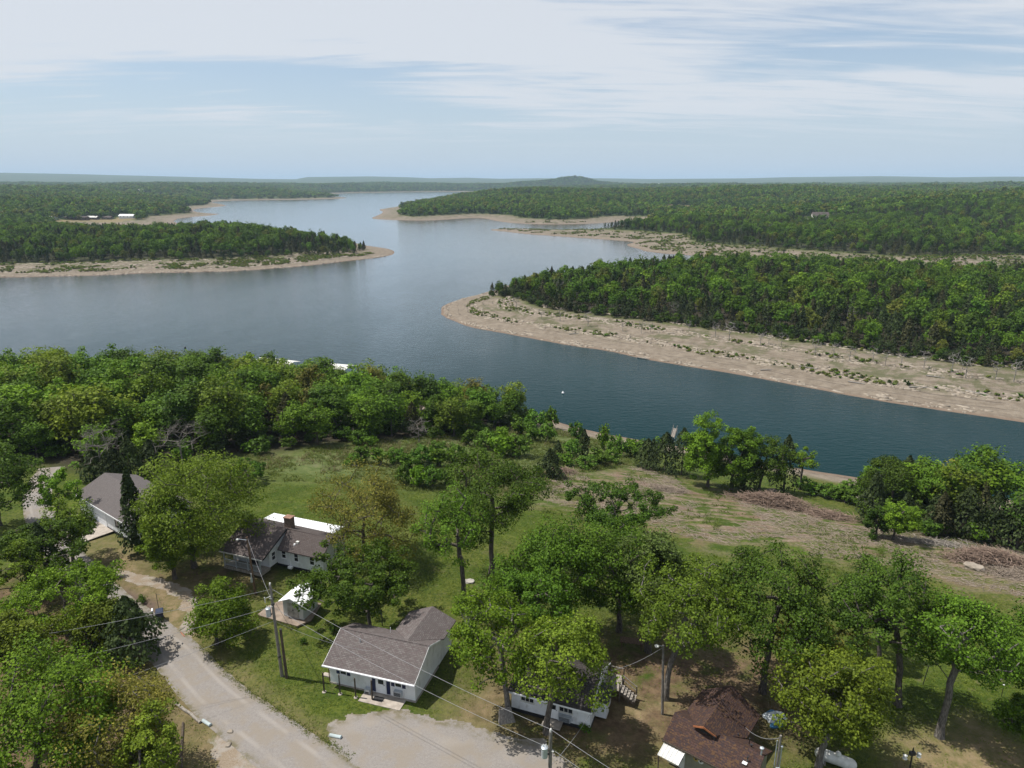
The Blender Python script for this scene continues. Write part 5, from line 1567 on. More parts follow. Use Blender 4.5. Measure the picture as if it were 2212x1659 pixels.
for x in (-.2, 1.6, 3.4, 5.25):
    m = MB(); m.box((x - .06, .25, .35), (x + .06, .37, 2.38)); m.build('porch_post', 'galv', hD)
m = MB(); m.box((-.2, .27, 1.22), (5.25, .35, 1.29)); rl = m.build('porch_rail', 'galv', hD)
m = MB(); m.box((-.2, .28, .5), (5.25, .34, .56)); m.build('porch_rail', 'galv', hD)
for k in range(30):
    x = -.1 + k * .18
    m = MB(); m.box((x, .29, .56), (x + .045, .33, 1.22)); m.build('baluster', 'galv', rl)
m = MB()
m.prism([(3.2, 2.35)] + [(1.35 + .55 * math.cos(t), 1.35 + .55 * math.sin(t)) for t in np.linspace(0, math.pi, 9)][:0] + [(3.9, .9), (1.1, .9)], 1.86, 1.895, 'y') if False else m.box((.6, 1.87, .95), (1.7, 1.895, 2.0))
m.build('porch_window', 'glass', hD)
door(hD, 2.6, 3.45, .36, 2.2, 1.9, 'dark', False)
window(hD, 'r', 2.35, 2.95, 1.05, 2.05, 5.35, (1, 2), 'white_trim')
window(hD, 'f', 6.15, 6.7, 1.15, 2.15, 3.3, (1, 2), 'white_trim')
window(hD, 'f', 8.0, 8.55, 1.05, 2.05, 3.3, (1, 2), 'white_trim')
window(hD, 'f', 10.3, 10.9, 1.05, 2.05, 3.3, (1, 2), 'white_trim')
m = MB(); m.box((5.37, 3.24, .0), (12.2, 3.3, .22)); m.build('foundation', 'dark', hD)
m = MB(); m.tube((7.35, 3.25, .2), (7.35, 3.25, 2.4), .05); m.build('downpipe', 'white_trim', hD)
m = MB(); m.box((7.2, 2.85, .05), (7.75, 3.2, .3)); m.build('meter_box', 'white_trim', hD)
m = MB(); m.lathe([(.14, -.1), (.12, .08), (.02, .12)], (8.0, 3.55, 3.15)); m.build('roof_vent', 'white_trim', hD)
m = MB(); m.box((8.1, 3.65, 3.1), (8.45, 3.95, 3.5)); m.build('roof_vent', 'pale_trim', hD)
m = MB(); m.box((5.0, 5.55, 3.5), (6.0, 6.35, 5.25)); ch = m.build('chimney', 'brick', hD)
m = MB(); m.box((4.93, 5.48, 5.252), (6.07, 6.42, 5.38)); m.build('chimney_cap', 'brick_cap', ch)
m = MB(); m.slab([(-1.1, 8.25, 2.62), (10.2, 8.25, 2.62), (10.2, 10.9, 2.42), (-1.1, 10.9, 2.42)], .07); pr_ = m.build('patio_roof', 'white_metal', hD)
for k in range(29):
    x = -1.05 + k * .4
    m = MB(); m.hexa([(x, 8.26, 2.62), (x + .05, 8.26, 2.62), (x + .05, 10.89, 2.42), (x, 10.89, 2.42), (x, 8.26, 2.665), (x + .05, 8.26, 2.665), (x + .05, 10.89, 2.465), (x, 10.89, 2.465)]); m.build('roof_rib', 'white_metal', pr_)
for x in (-1.0, 2.6, 6.2, 10.05):
    m = MB(); m.box((x, 10.75, 0), (x + .1, 10.85, 2.36)); m.build('patio_post', 'white_trim', hD)

# --- the long garage
hE = thing('garage', 'long white garage with plain grey shingle roof behind the yard trees', 'garage', (-62.6, 94.2, 0), math.radians(-37.5))
m = MB(); m.prism([(0, 0), (8.2, 0), (8.2, 2.75), (4.1, 4.35), (0, 2.75)], 0, 15.5, 'x'); m.build('wall', 'white_wall', hE)
m = MB(); m.slab([(-.35, -.35, 2.7), (15.85, -.35, 2.7), (15.85, 4.1, 4.55), (-.35, 4.1, 4.55)], .13); m.build('roof', 'roof_garage', hE)
m = MB(); m.slab([(-.35, 4.101, 4.55), (15.85, 4.101, 4.55), (15.85, 8.55, 2.7), (-.35, 8.55, 2.7)], .13); m.build('roof_back_slope', 'roof_garage', hE)
m = MB(); m.box((-.36, -.4, 2.54), (15.86, -.352, 2.69)); m.build('fascia', 'white_trim', hE)
m = MB(); m.box((0, -.03, -.1), (15.5, 0.01, .2)); m.build('foundation', 'dark', hE)
window(hE, 'f', 11.2, 11.95, 1.2, 2.05, 0, (1, 1), 'dark')
for a in (1.2, 5.2):
    m = MB(); m.box((a, -.045, .05), (a + 3.2, -.006, 2.3)); dd2 = m.build('garage_door', 'white_trim', hE)
    for k in range(3):
        m = MB(); m.box((a, -.055, .62 + k * .56), (a + 3.2, -.046, .65 + k * .56)); m.build('panel_joint', 'galv', dd2)
m = MB(); m.box((.8, -4.2, -.02), (10.2, -.04, .05)); m.build('apron_slab', 'concrete', hE)

# --- the little shed on its slab
sh_ = thing('garden_shed', 'small grey shed with shiny white metal roof on a concrete pad', 'shed', (-25.09, 68.18, .10), math.radians(-18.8))
m = MB(); m.prism([(0, 0), (2.55, 0), (2.55, 1.92), (1.275, 2.42), (0, 1.92)], 0, 2.7, 'y'); m.build('wall', 'grey_wall', sh_)
m = MB(); m.slab([(1.275, -.4, 2.62), (1.275, 2.95, 2.62), (-.28, 2.95, 1.98), (-.28, -.4, 1.98)], .05); m.build('roof', 'white_metal', sh_)
m = MB(); m.slab([(1.276, 2.95, 2.62), (1.276, -.4, 2.62), (2.83, -.4, 1.98), (2.83, 2.95, 1.98)], .05); m.build('roof', 'white_metal', sh_)
for a, b_ in ((.55, 1.26), (1.29, 2.0)):
    m = MB(); m.box((a, -.03, .06), (b_, -.002, 1.8)); dd2 = m.build('door', 'stone', sh_)
m = MB(); m.box((1.2, -.06, .9), (1.35, -.032, 1.0)); m.build('latch', 'black_metal', sh_)
pts = [(-28.1, 68.35), (-23.1, 66.3), (-21.9, 67.4), (-21.6, 70.6), (-26.0, 71.6), (-27.5, 70.0)]
m = MB(); m.prism(pts, -.1, .10, 'z')
tag(m.build('concrete_pad', 'pad'), 'cracked brown concrete pad under the small shed', 'pad', None, 'structure')

# --- houses across the water
def far_house(label, P, rz, L, D, hw, rh, wall, roof, wins=3, name='lake_house', group='houses across the lake'):
    r = thing(name, label, 'house', (P.x, P.y, P.z), rz, group)
    m = MB(); m.prism([(0, -2), (D, -2), (D, hw), (D / 2, hw + rh), (0, hw)], -L / 2, L / 2, 'x'); m.build('wall', wall, r)
    m = MB(); m.slab([(-L / 2 - .6, -.7, hw), (L / 2 + .6, -.7, hw), (L / 2 + .6, D / 2, hw + rh + .2), (-L / 2 - .6, D / 2, hw + rh + .2)], .2); m.build('roof', roof, r)
    m = MB(); m.slab([(-L / 2 - .6, D / 2 + .001, hw + rh + .2), (L / 2 + .6, D / 2 + .001, hw + rh + .2), (L / 2 + .6, D + .7, hw), (-L / 2 - .6, D + .7, hw)], .2); m.build('roof', roof, r)
    for k in range(wins):
        x = -L / 2 + L * (k + .5) / wins
        m = MB(); m.box((x - .8, -.06, hw - 1.9), (x + .8, -.002, hw - .5)); w_ = m.build('window', 'white_trim', r)
        m = MB(); m.box((x - .7, -.09, hw - 1.8), (x + .7, -.061, hw - .6)); m.build('pane', 'glass', w_)
    return r
far_house('large tan house with purple grey roof on the wooded right hillside', G(1772, 476), math.radians(-12), 20, 12, 6.0, 4.4, 'pale_trim', 'roof_taupe', 5)
far_house('low pale building left of the tan hillside house', G(1738, 478), math.radians(-6), 22, 6, 2.8, .8, 'pale_trim', 'pale_trim', 4)
far_house('low pale building right of the tan hillside house', G(1812, 480), math.radians(4), 18, 6, 2.6, .7, 'pale_trim', 'pale_trim', 3)
far_house('long dark low lodge left of the cove beach', G(163, 474), math.radians(3), 34, 10, 3.2, 1.6, 'brown_board', 'roof_taupe', 6)
far_house('small pale roofed cabin in the middle of the cove row', G(198, 474), math.radians(0), 16, 9, 3.2, 2.0, 'brown_board', 'pale_trim', 3)
far_house('dark cabin behind the cove trees', G(230, 474), math.radians(0), 14, 9, 3.2, 2.0, 'brown_board', 'roof_taupe', 3)
far_house('bright white roofed house at the right of the cove row', G(272, 472), math.radians(-4), 24, 11, 4.0, 2.6, 'white_siding', 'white_metal', 4)
far_house('low white house at the left edge of the cove row', G(108, 474), math.radians(4), 14, 8, 3.0, 1.6, 'white_siding', 'pale_trim', 3)
far_house('tiny pale house high on the left hillside', G(296, 414), math.radians(0), 40, 12, 5.0, 3.0, 'white_siding', 'pale_trim', 3)
far_house('tiny dark lodge among the trees of the left hillside', G(108, 441), math.radians(0), 26, 10, 4.0, 2.2, 'brown_board', 'roof_taupe', 3)
far_house('tiny house high on the wooded right ridge', G(1705, 418), math.radians(0), 26, 10, 5.0, 3.0, 'brown_board', 'pale_trim', 3)
# --- lookout mast on the knob hill and the water tower
kx, ky = (1247 - CX_) / F_ * 5600, 5600.0
P = Vector((kx, ky, tz(kx, ky)))
r = thing('radio_mast', 'thin lattice radio mast on top of the distant round hill', 'mast', P)
for sx, sy in ((-2, -2), (2, -2), (2, 2), (-2, 2)):
    m = MB(); m.tube((sx, sy, -3), (sx * .25, sy * .25, 30), .45, .3, 5); m.build('leg', 'galv', r)
for k in range(7):
    z = 2 + k * 4; s = 2 * (1 - z / 30 * .75)
    m = MB(); m.path([(-s, -s, z), (s, -s, z + 2), (s, s, z), (-s, s, z + 2), (-s, -s, z)], .25, 4); m.build('brace', 'galv', r)
m = MB(); m.tube((0, 0, 29), (0, 0, 37), .3, .15, 5); m.build('antenna', 'galv', r)
wt = un(1412, 391, 46)
P = Vector(((1412 - CX_) / F_ * 5200, 5200.0, 0)); P.z = tz(P.x, P.y)
r = thing('water_tower', 'tiny white water tower above the far right woods', 'water tower', P)
for k in range(5):
    a = k * 2 * math.pi / 5
    m = MB(); m.tube((6 * math.cos(a), 6 * math.sin(a), -2), (4.5 * math.cos(a), 4.5 * math.sin(a), 22), .5, .4, 6); m.build('leg', 'white_trim', r)
m = MB(); m.lathe([(1, 20), (5, 21), (6.5, 24), (6.5, 27), (4.5, 30), (.5, 31.5)]); m.build('tank', 'white_trim', r, True)

# --- boat docks beyond the near wood, gangway, buoys
def dock(label, pa, L, D, rz):
    r = thing('boat_dock', label, 'dock', (pa[0], pa[1], WATER), rz, 'covered boat docks below the wood')
    m = MB(); m.box((0, 0, .2), (L, D, .55)); m.build('deck', 'timber', r)
    m = MB(); m.slab([(-.5, -.5, 3.3), (L + .5, -.5, 3.3), (L + .5, D / 2, 4.0), (-.5, D / 2, 4.0)], .08); m.build('roof', 'pale_trim', r)
    m = MB(); m.slab([(-.5, D / 2 + .001, 4.0), (L + .5, D / 2 + .001, 4.0), (L + .5, D + .5, 3.3), (-.5, D + .5, 3.3)], .08); m.build('roof', 'pale_trim', r)
    n = max(2, int(L / 5))
    for i in range(n + 1):
        for y in (.1, D - .1):
            m = MB(); m.tube((L * i / n, y, .5), (L * i / n, y, 3.35), .08, None, 6); m.build('post', 'galv', r)
    return r
pa = un(552, 801, WATER)
dock('long white roofed boat dock showing above the wood', (pa[0], pa[1]), 14, 6, math.radians(-24))
pa = un(693, 803 + 12, WATER)
dock('small white roofed boat dock behind the last wood trees', (pa[0], pa[1]), 9, 6, math.radians(-18))
for lab, (bx, by), mt in (('dark floating buoy far out on the lake', (400, 752), 'buoy_dark'), ('white floating buoy in the channel', (1216, 850), 'white_trim')):
    p = un(bx, by, WATER)
    r = thing('buoy', lab, 'buoy', p)
    m = MB(); m.lathe([(.15, -.2), (.36, 0), (.4, .25), (.25, .5), (.1, .6), (.02, .65)]); m.build('float', mt, r, True)
    m = MB(); m.tube((0, 0, .6), (0, 0, .95), .04); m.build('rod', mt, r)
P = G(1452, 958)
r = thing('dock_gangway', 'grey metal gangway rising above the shore cedars', 'gangway', (P.x, P.y, P.z), math.radians(62))
A_, B_ = Vector((0, 0, 1.7)), Vector((2.2, 0, 3.3))
for y in (-.45, .45):
    for dz in (0, .9):
        m = MB(); m.tube(A_ + Vector((0, y, dz)), B_ + Vector((0, y, dz)), .045, None, 6); m.build('rail', 'pole_grey', r)
    for k in range(6):
        t = k / 5
        p_ = A_.lerp(B_, t) + Vector((0, y, 0))
        m = MB(); m.tube(p_, p_ + Vector((0, 0, .9)), .03, None, 5); m.build('baluster', 'pole_grey', r)
m = MB(); m.hexa([tuple(A_ + Vector((0, y, z))) if i in (0, 3) else tuple(B_ + Vector((0, y, z))) for z in (-.06, 0) for i, y in ((0, -.5), (1, -.5), (2, .5), (3, .5))]); m.build('walkway', 'timber', r)
for p_ in (A_, B_):
    for y in (-.5, .5):
        m = MB(); m.tube((p_.x, y, -.3), (p_.x, y, p_.z), .06, None, 6); m.build('support_post', 'galv', r)

# ------------------------------------------------------------------ poles, wires and yard things
def sag(a, b, s, n=14):
    a, b = Vector(a), Vector(b)
    return [a.lerp(b, i / n) - Vector((0, 0, s * 4 * (i / n) * (1 - i / n))) for i in range(n + 1)]
def insulator(parent, p, d=(0, 0, 1)):
    p = Vector(p); d = Vector(d)
    m = MB(); m.tube(p, p + d * .25, .05, .05, 8); m.tube(p + d * .08, p + d * .11, .085, .085, 8); m.tube(p + d * .17, p + d * .2, .085, .085, 8)
    m.build('insulator', 'tank_white', parent)
def transformer(parent, p):
    m = MB(); m.lathe([(.19, 0), (.235, .02), (.235, .78), (.255, .8), (.255, .86), (.16, .92), (.02, .94)], p, 16)
    t = m.build('transformer', 'galv', parent, False)
    m = MB()
    for s in (-.1, .1):
        m.tube((p[0] + s, p[1], p[2] + .9), (p[0] + s, p[1], p[2] + 1.12), .035, .03, 6)
    m.build('bushing', 'tank_white', t)
    m = MB(); m.box((p[0] - .03, p[1] - .05, p[2] + .2), (p[0] + .33, p[1] + .05, p[2] + .3)); m.build('bracket', 'black_metal', t)
PA = Vector((-22.25, 58.37, 0))
r = thing('utility_pole', 'tall grey wooden utility pole with transformer on the lawn left of the grey roofed house', 'pole', PA)
TA = Vector((-.22, -.05, 10.0))
m = MB(); m.tube((0, 0, -.2), TA, .17, .11, 10); m.build('shaft', 'pole_grey', r)
transformer(r, (-.62, -.1, 6.7))
insulator(r, TA + Vector((0, 0, 0)))
for z in (8.6, 7.75):
    insulator(r, (-.15, -.12, z), (-.75, -.3, .3))
m = MB(); m.tube((-.15, -.1, 8.9), (-.75, -.35, 8.75), .03); m.tube((-.75, -.35, 8.9), (-.72, -.35, 8.3), .05, .04, 6); m.build('fuse_cutout', 'tank_white', r)
for z in (2.2, 7.9):
    m = MB(); m.tube((TA.x * z / 10, 0, z), (TA.x * (z + .12) / 10, 0, z + .12), .19, .19, 10); m.build('band', 'black_metal', r)
PS = Vector((-21.72, 58.1, 0))
r = thing('stub_pole', 'dark shorter wooden pole standing against the tall utility pole', 'pole', PS)
m = MB(); m.tube((0, 0, -.2), (-.12, .0, 5.4), .15, .12, 10); m.build('shaft', 'pole_dark', r)
m = MB(); m.tube((-.12, 0, 5.4), (-.12, 0, 5.46), .125, .1, 10); m.build('cap', 'pole_grey', r)
PC = Vector((-29.86, 72.85, 0))
r = thing('service_pole', 'brown service pole with meter and lamp arm before the porch house', 'pole', PC)
m = MB(); m.tube((0, 0, -.2), (-.25, 0, 7.2), .14, .10, 9); m.build('shaft', 'pole_brown', r)
m = MB(); m.box((-.32, -.24, 1.5), (-.1, -.1, 2.05)); m.tube((-.2, -.17, 2.05), (-.2, -.17, 2.6), .06); m.build('meter', 'galv', r)
m = MB(); m.tube((-.25, 0, 6.8), (-1.2, -.2, 7.05), .035); arm = m.build('lamp_arm', 'galv', r)
m = MB(); m.lathe([(.05, .1), (.17, 0), (.15, -.1), (.05, -.14)], (-1.3, -.22, 7.03), 10); m.build('lamp_head', 'tank_white', arm)
PD = Vector(G(1431, 1543)); PD = Vector((PD.x, PD.y, PD.z))
r = thing('yard_light_pole', 'slim grey yard light pole beside the olive green oak', 'pole', PD)
hD_ = height_at(1418, 1394, PD) - PD.z
m = MB(); m.tube((0, 0, -.2), (-.35, 0, hD_), .13, .10, 9); m.build('shaft', 'pole_grey', r)
m = MB(); m.tube((-.35, 0, hD_ - .1), (-.85, -.2, hD_ + .15), .035); arm = m.build('lamp_arm', 'galv', r)
m = MB(); m.lathe([(.04, .12), (.2, .02), (.18, -.1), (.08, -.16)], (-.95, -.22, hD_ + .12), 12); m.build('lamp_head', 'tank_white', arm)
PB_top = un(1185, 1578, 8.6)
PB = Vector((PB_top[0] + .15, PB_top[1], 0))
r = thing('utility_pole', 'grey utility pole with transformer rising from the lower edge before the cottage', 'pole', PB)
m = MB(); m.tube((0, 0, -.2), (0, 0, 8.5), .17, .12, 10); m.build('shaft', 'pole_grey', r)
transformer(r, (-.42, -.1, 6.4))
insulator(r, (0, 0, 8.5)); insulator(r, (.08, -.05, 6.9), (.6, -.6, .2))
PE = Vector((20.75, 45.3, 0))
r = thing('service_mast', 'grey service mast with conduit beside the brown roofed house', 'mast', PE)
m = MB(); m.tube((0, 0, -.2), (0, 0, 4.9), .11, .09, 8); m.build('shaft', 'pole_grey', r)
m = MB(); m.tube((-.2, .05, 0), (-.2, .05, 4.4), .04); m.build('conduit', 'galv', r)
m = MB(); m.tube((.17, -.06, 0), (.17, -.06, 3.9), .05); m.lathe([(.05, 0), (.11, .05), (.02, .14)], (.17, -.06, 3.9)); m.build('conduit', 'galv', r)
m = MB(); m.box((-.15, -.26, 1.4), (.15, -.12, 2.0)); m.build('meter', 'galv', r)

def wire(label, a, b, s, rad=.017, mat='wire'):
    m = MB(); m.path(sag(a, b, s), rad, 4)
    return tag(m.build('power_line', mat), label, 'power line', 'overhead power lines')
topA = PA + TA
wire('upper power line from the tall utility pole to the lower edge pole', topA + Vector((.1, 0, -.4)), PB + Vector((0, 0, 8.7)), .55, .015)
wire('lower power line from the tall utility pole to the lower edge pole', PA + Vector((-.1, 0, 7.6)), PB + Vector((.1, 0, 7.0)), .6, .015)
wire('power line running off past the brown roofed house, upper strand', PB + Vector((0, 0, 8.7)), Vector((PB.x + 17, PB.y - 14, 8.6)), .5, .015)
wire('power line running off past the brown roofed house, lower strand', PB + Vector((.1, 0, 7.0)), Vector((PB.x + 17, PB.y - 14, 6.9)), .5, .015)
wire('thin slack line from the utility pole towards the grey roof', PA + Vector((-.1, 0, 6.1)), Vector((-13.2, 57.3, 3.6)), .5, .012)
wire('upper power line leaving the tall pole over the big bush to the left', topA + Vector((-.1, 0, -.5)), Vector((-62, 46, 9.5)), .9, .015)
wire('middle power line leaving the tall pole over the big bush to the left', PA + Vector((-.1, 0, 7.7)), Vector((-60, 43, 7.4)), .9, .015)
wire('lowest power line leaving the tall pole over the road to the left', PA + Vector((-.1, 0, 6.2)), Vector((-52, 38, 6.4)), .8, .013)
wire('twisted service drop from the tall pole to the porch house pole', PA + Vector((-.2, 0, 8.2)), PC + Vector((-.2, 0, 7.0)), .35, .013)
wire('dark service wire from the porch house pole to its eave', PC + Vector((-.2, 0, 6.9)), Vector((-30.5, 76.4, 2.6)), .15, .012, 'black_metal')
wire('dark service wire from the yard light pole to the cottage', PD + Vector((-.35, 0, hD_ - .2)), Vector((9.0, 54.8, 3.4)), .3, .014, 'wire')
wire('pale service wire from the cottage corner down to the lower edge pole', Vector((6.9, 51.2, 2.1)), PB + Vector((.1, 0, 5.6)), .3, .014)
wire('looped service wire from the brown house roof mast to its service mast', Vector((18.6, 46.9, 4.2)), PE + Vector((0, 0, 4.7)), .5, .016)
wire('slack dark guy wire from the tall pole to the lawn', PA + Vector((-.2, 0, 8.8)), G(693, 1470), .0, .012, 'black_metal')

# posts in front of the white house
for k, (x, y) in enumerate([(-17.6, 56.13), (-16.03, 55.83), (-14.48, 55.38), (-12.89, 55.05)]):
    r = thing('wooden_post', ['leftmost of four dark posts before the white house', 'second dark post from the left before the white house', 'third dark post from the left before the white house', 'dark post nearest the door of the white house'][k],
              'post', (x, y, 0), .2 * k, 'dark posts before the white house')
    m = MB(); m.box((-.06, -.06, -.2), (.06, .06, 2.15)); m.build('shaft', 'pole_dark', r)
    m = MB(); m.lathe([(.22, -.05), (.2, .05), (.1, .09)], (0, 0, 0), 9); m.build('footing', 'concrete', r)
# clothes line pole behind the white house
P = G(826, 1352)
r = thing('clothes_line_pole', 'dark clothes line pole behind the white house', 'pole', P)
m = MB(); m.tube((0, 0, -.1), (0, 0, 2.0), .05); m.build('shaft', 'black_metal', r)
m = MB(); m.tube((-.9, 0, 1.9), (.05, 0, 1.95), .03); m.build('arm', 'black_metal', r)
m = MB(); m.box((-.1, -.05, 1.4), (-.02, .05, 1.9)); m.build('bracket', 'galv', r)

# wheeled bin, mailbox, marker rod at the bend
B = Vector((-38.4, 67.6, 0))
r = thing('wheeled_bin', 'dark blue wheeled rubbish bin beside the mailbox', 'bin', B, math.radians(25))
m = MB(); m.hexa([(-.28, -.3, .06), (.28, -.3, .06), (.28, .26, .06), (-.28, .26, .06), (-.37, -.42, 1.08), (.37, -.42, 1.08), (.37, .38, 1.08), (-.37, .38, 1.08)]); m.build('body', 'bin_blue', r)
m = MB(); m.hexa([(-.4, -.47, 1.085), (.4, -.47, 1.085), (.4, .42, 1.085), (-.4, .42, 1.085), (-.36, -.42, 1.14), (.36, -.42, 1.14), (.33, .36, 1.22), (-.33, .36, 1.22)]); m.build('lid', 'bin_blue', r)
for s in (-.34, .28):
    m = MB(); m.tube((s, .3, .14), (s + .06, .3, .14), .14, .14, 12); m.build('wheel', 'black_metal', r)
m = MB(); m.tube((-.3, .46, 1.0), (.3, .46, 1.0), .025); m.build('handle', 'bin_blue', r)
B = Vector((-39.15, 67.55, 0))
r = thing('mailbox', 'white mailbox on a wooden post at the road bend', 'mailbox', B, math.radians(115))
m = MB(); m.box((-.05, -.05, -.1), (.05, .05, 1.0)); m.build('post', 'pole_brown', r)
m = MB(); m.prism([(-.1, 1.0), (.1, 1.0), (.1, 1.14)] + [(.1 * math.cos(t), 1.14 + .1 * math.sin(t)) for t in np.linspace(.2, math.pi - .2, 7)] + [(-.1, 1.14)], -.2, .38, 'x'); m.build('box', 'mail_white', r)
m = MB(); m.box((.381, -.09, 1.01), (.40, .09, 1.2)); m.build('door', 'mail_white', r)
m = MB(); m.box((.0, .11, 1.12), (.2, .125, 1.2)); m.build('flag', 'red_clay', r)
B = Vector((-39.5, 69.5, 0))
r = thing('marker_rod', 'thin dark metal rod standing behind the rubbish bin', 'rod', B)
m = MB(); m.tube((0, 0, -.1), (-.05, 0, 2.1), .03); m.build('rod', 'black_metal', r)
m = MB(); m.tube((-.05, 0, 1.95), (.35, 0, 1.9), .015); m.build('hook', 'black_metal', r)

# log edging, drain pipes, pale stones, rail and stump by the road
def log(label, a, b, rad, mat='timber', name='timber_edging', cat='log'):
    a, b = G(*a), G(*b)
    r = MB()
    n = 5
    pts = [a.lerp(b, i / n) + Vector((random.uniform(-.05, .05), random.uniform(-.05, .05), rad * .8)) for i in range(n + 1)]
    r.path(pts, rad, 7)
    return tag(r.build(name, mat), label, cat)
random.seed(4)
log('long pale timber edging the road under the golden brown oak', (380, 1519), (433, 1562), .13)
log('pale timber edging along the mulch bed', (266, 1298), (312, 1338), .12)
log('dark rail lying in the oak shade beside the road', (395, 1562), (390, 1690), .10, 'pole_dark', 'fallen_rail', 'rail')
log('short reddish board lying at the mouth of the drive', (389, 1366), (399, 1375), .05, 'red_clay', 'board', 'board')
log('grey board lying beside the reddish board', (388, 1362), (400, 1354), .05, 'timber', 'board', 'board')
for k, (bx, by, lab, rz) in enumerate([(446, 1563, 'pale blue drain pipe end beside the long timber edging', -32), (724, 1592, 'pale blue drain pipe end at the corner of the gravel parking', -14)]):
    P = G(bx, by)
    r = thing('drain_pipe', lab, 'pipe', (P.x, P.y, P.z + .1), math.radians(rz), 'drain pipes beside the road')
    m = MB(); m.lathe([(.15, -.5), (.15, .5), (.17, .51), (.17, .58), (.12, .585)], (0, 0, 0), 12, 'x'); m.build('pipe', 'aqua', r, True)
def rock_mesh(seed, s, k=2):
    import bmesh
    rg = np.random.default_rng(seed)
    bm = bmesh.new(); bmesh.ops.create_icosphere(bm, subdivisions=k, radius=1)
    ph = rg.uniform(0, 6, (4, 3)); fr = rg.normal(0, 1.6, (4, 3))
    for v in bm.verts:
        c = np.array(v.co)
        f = 1 + .22 * sum(math.sin(c @ fr[i] * 1.3 + ph[i, 0]) for i in range(4)) / 2
        c = np.sign(c) * np.abs(c) ** .8 * f
        v.co = Vector(c * s)
    me = bpy.data.meshes.new('rock'); bm.to_mesh(me); bm.free()
    return me
def rock(label, px, s, mat='limestone', name='boulder', seed=1, cat='boulder', group=None):
    P = G(*px)
    me = rock_mesh(seed, np.array(s)); me.materials.append(M[mat])
    o = link(name, me); o.location = (P.x, P.y, P.z + s[2] * .35)
    return tag(o, label, cat, group)
rock('pale limestone lump at the road edge, upper one', (498, 1581), (.28, .22, .16), 'limestone', 'boulder', 3)
rock('pale limestone lump at the road edge, lower one', (493, 1610), (.26, .3, .16), 'limestone', 'boulder', 4)
rock('big pale boulder beside the right brush pile', (2102, 1229), (1.3, .9, .6), 'limestone', 'boulder', 5)
rock('pale flat stone among the slash at the top of the field', (1668, 1062), (.9, .6, .4), 'limestone', 'boulder', 6)
rock('flat grey stone on the lawn by the slender tree', (1012, 1258), (.7, .45, .22), 'stone', 'boulder', 8)
P = G(1094, 1553)
r = thing('stone_slab', 'grey stone slab leaning on the foot of the spreading oak', 'slab', (P.x, P.y - .3, P.z), .3)
m = MB(); m.hexa([(-.75, -.35, 0), (.75, -.35, 0), (.75, .05, 0), (-.75, .05, 0), (-.62, .1, 1.25), (.45, .1, 1.25), (.45, .28, 1.25), (-.62, .28, 1.25)]); m.build('slab', 'pole_grey', r)

# propane tank, covered boat, feeder post, sign, hose frame
P = Vector((26.7, 47.9, 0)); P.z = tz(P.x, P.y)
r = thing('propane_tank', 'long white propane tank behind the bright leafy oak', 'tank', P, math.radians(-30))
m = MB()
m.lathe([(.02, -1.62), (.22, -1.56), (.38, -1.40), (.46, -1.15), (.46, 1.15), (.38, 1.40), (.22, 1.56), (.02, 1.62)], (0, 0, .68), 20, 'x'); m.build('tank', 'tank_white', r, True)
m = MB(); m.lathe([(.22, 0), (.22, .2), (.16, .3), (.02, .33)], (.15, 0, 1.1), 14); m.build('valve_dome', 'tank_white', r, True)
m = MB(); m.tube((-.5, 0, 1.12), (-.5, 0, 1.25), .06); m.build('relief_valve', 'galv', r)
for x in (-.85, .85):
    for y in (-.28, .28):
        m = MB(); m.box((x - .06, y - .05, 0), (x + .06, y + .05, .42)); m.build('leg', 'tank_white', r)
    m = MB(); m.box((x - .2, -.45, -.05), (x + .2, .45, .06)); m.build('block', 'concrete', r)
P = Vector((23.7, 53.2, 0)); P.z = tz(P.x, P.y)
r = thing('tarp_bundle', 'crumpled white and blue tarp bundle on the grass behind the brown house', 'tarp', P, .4)
for k, (o_, s_, mt) in enumerate([((0, .3, .12), (.85, .6, .24), 'tarp_white'), ((-.15, -.5, .1), (.85, .4, .2), 'tarp_blue'), ((.55, .1, .12), (.5, .55, .22), 'tarp_white'), ((-.45, .2, .16), (.4, .4, .26), 'tarp_white'), ((.2, .75, .1), (.5, .3, .18), 'tarp_blue'), ((-.1, -.1, .22), (.7, .2, .2), 'tarp_white')]):
    me = rock_mesh(60 + k, np.array(s_), 3); me.materials.append(M[mt])
    o = link('fold', me, r); o.location = o_
P = Vector((32.7, 47.5, 0)); P.z = tz(P.x, P.y)
r = thing('feeder_post', 'dark bird feeder post with side arms near the lower right corner', 'bird feeder', P)
m = MB(); m.tube((0, 0, -.1), (0, 0, 2.1), .06); m.build('post', 'black_metal', r)
m = MB(); m.tube((-.6, -.1, 1.6), (.6, .1, 1.55), .04); m.build('arm', 'black_metal', r)
m = MB(); m.tube((0, 0, 2.05), (0, 0, 2.3), .07, .02); m.build('finial', 'black_metal', r)
for x in (-.62, .62):
    m = MB(); m.lathe([(.02, .2), (.18, .08), (.13, .06), (.13, -.18), (.19, -.2), (.19, -.23)], (x, x * .16, 1.5), 10); m.build('feeder', 'tank_white', r)
m = MB(); m.box((-.25, -.12, 1.55), (.2, .12, 1.85)); m.build('house_box', 'black_metal', r)
P = G(2093, 1160)
r = thing('sign', 'small white sign board before the right wood', 'sign', P, .1)
m = MB(); m.box((-.45, -.02, .55), (.45, .02, 1.0)); m.build('board', 'white_trim', r)
for x in (-.35, .35):
    m = MB(); m.box((x - .03, .021, -.1), (x + .03, .07, .95)); m.build('leg', 'timber', r)
P = G(2134, 1483 + 22)
r = thing('stake', 'thin garden stake with a white cap on the right lawn', 'stake', G(2163, 1505))
m = MB(); m.tube((0, 0, -.1), (0, 0, 1.3), .03); m.build('rod', 'black_metal', r)
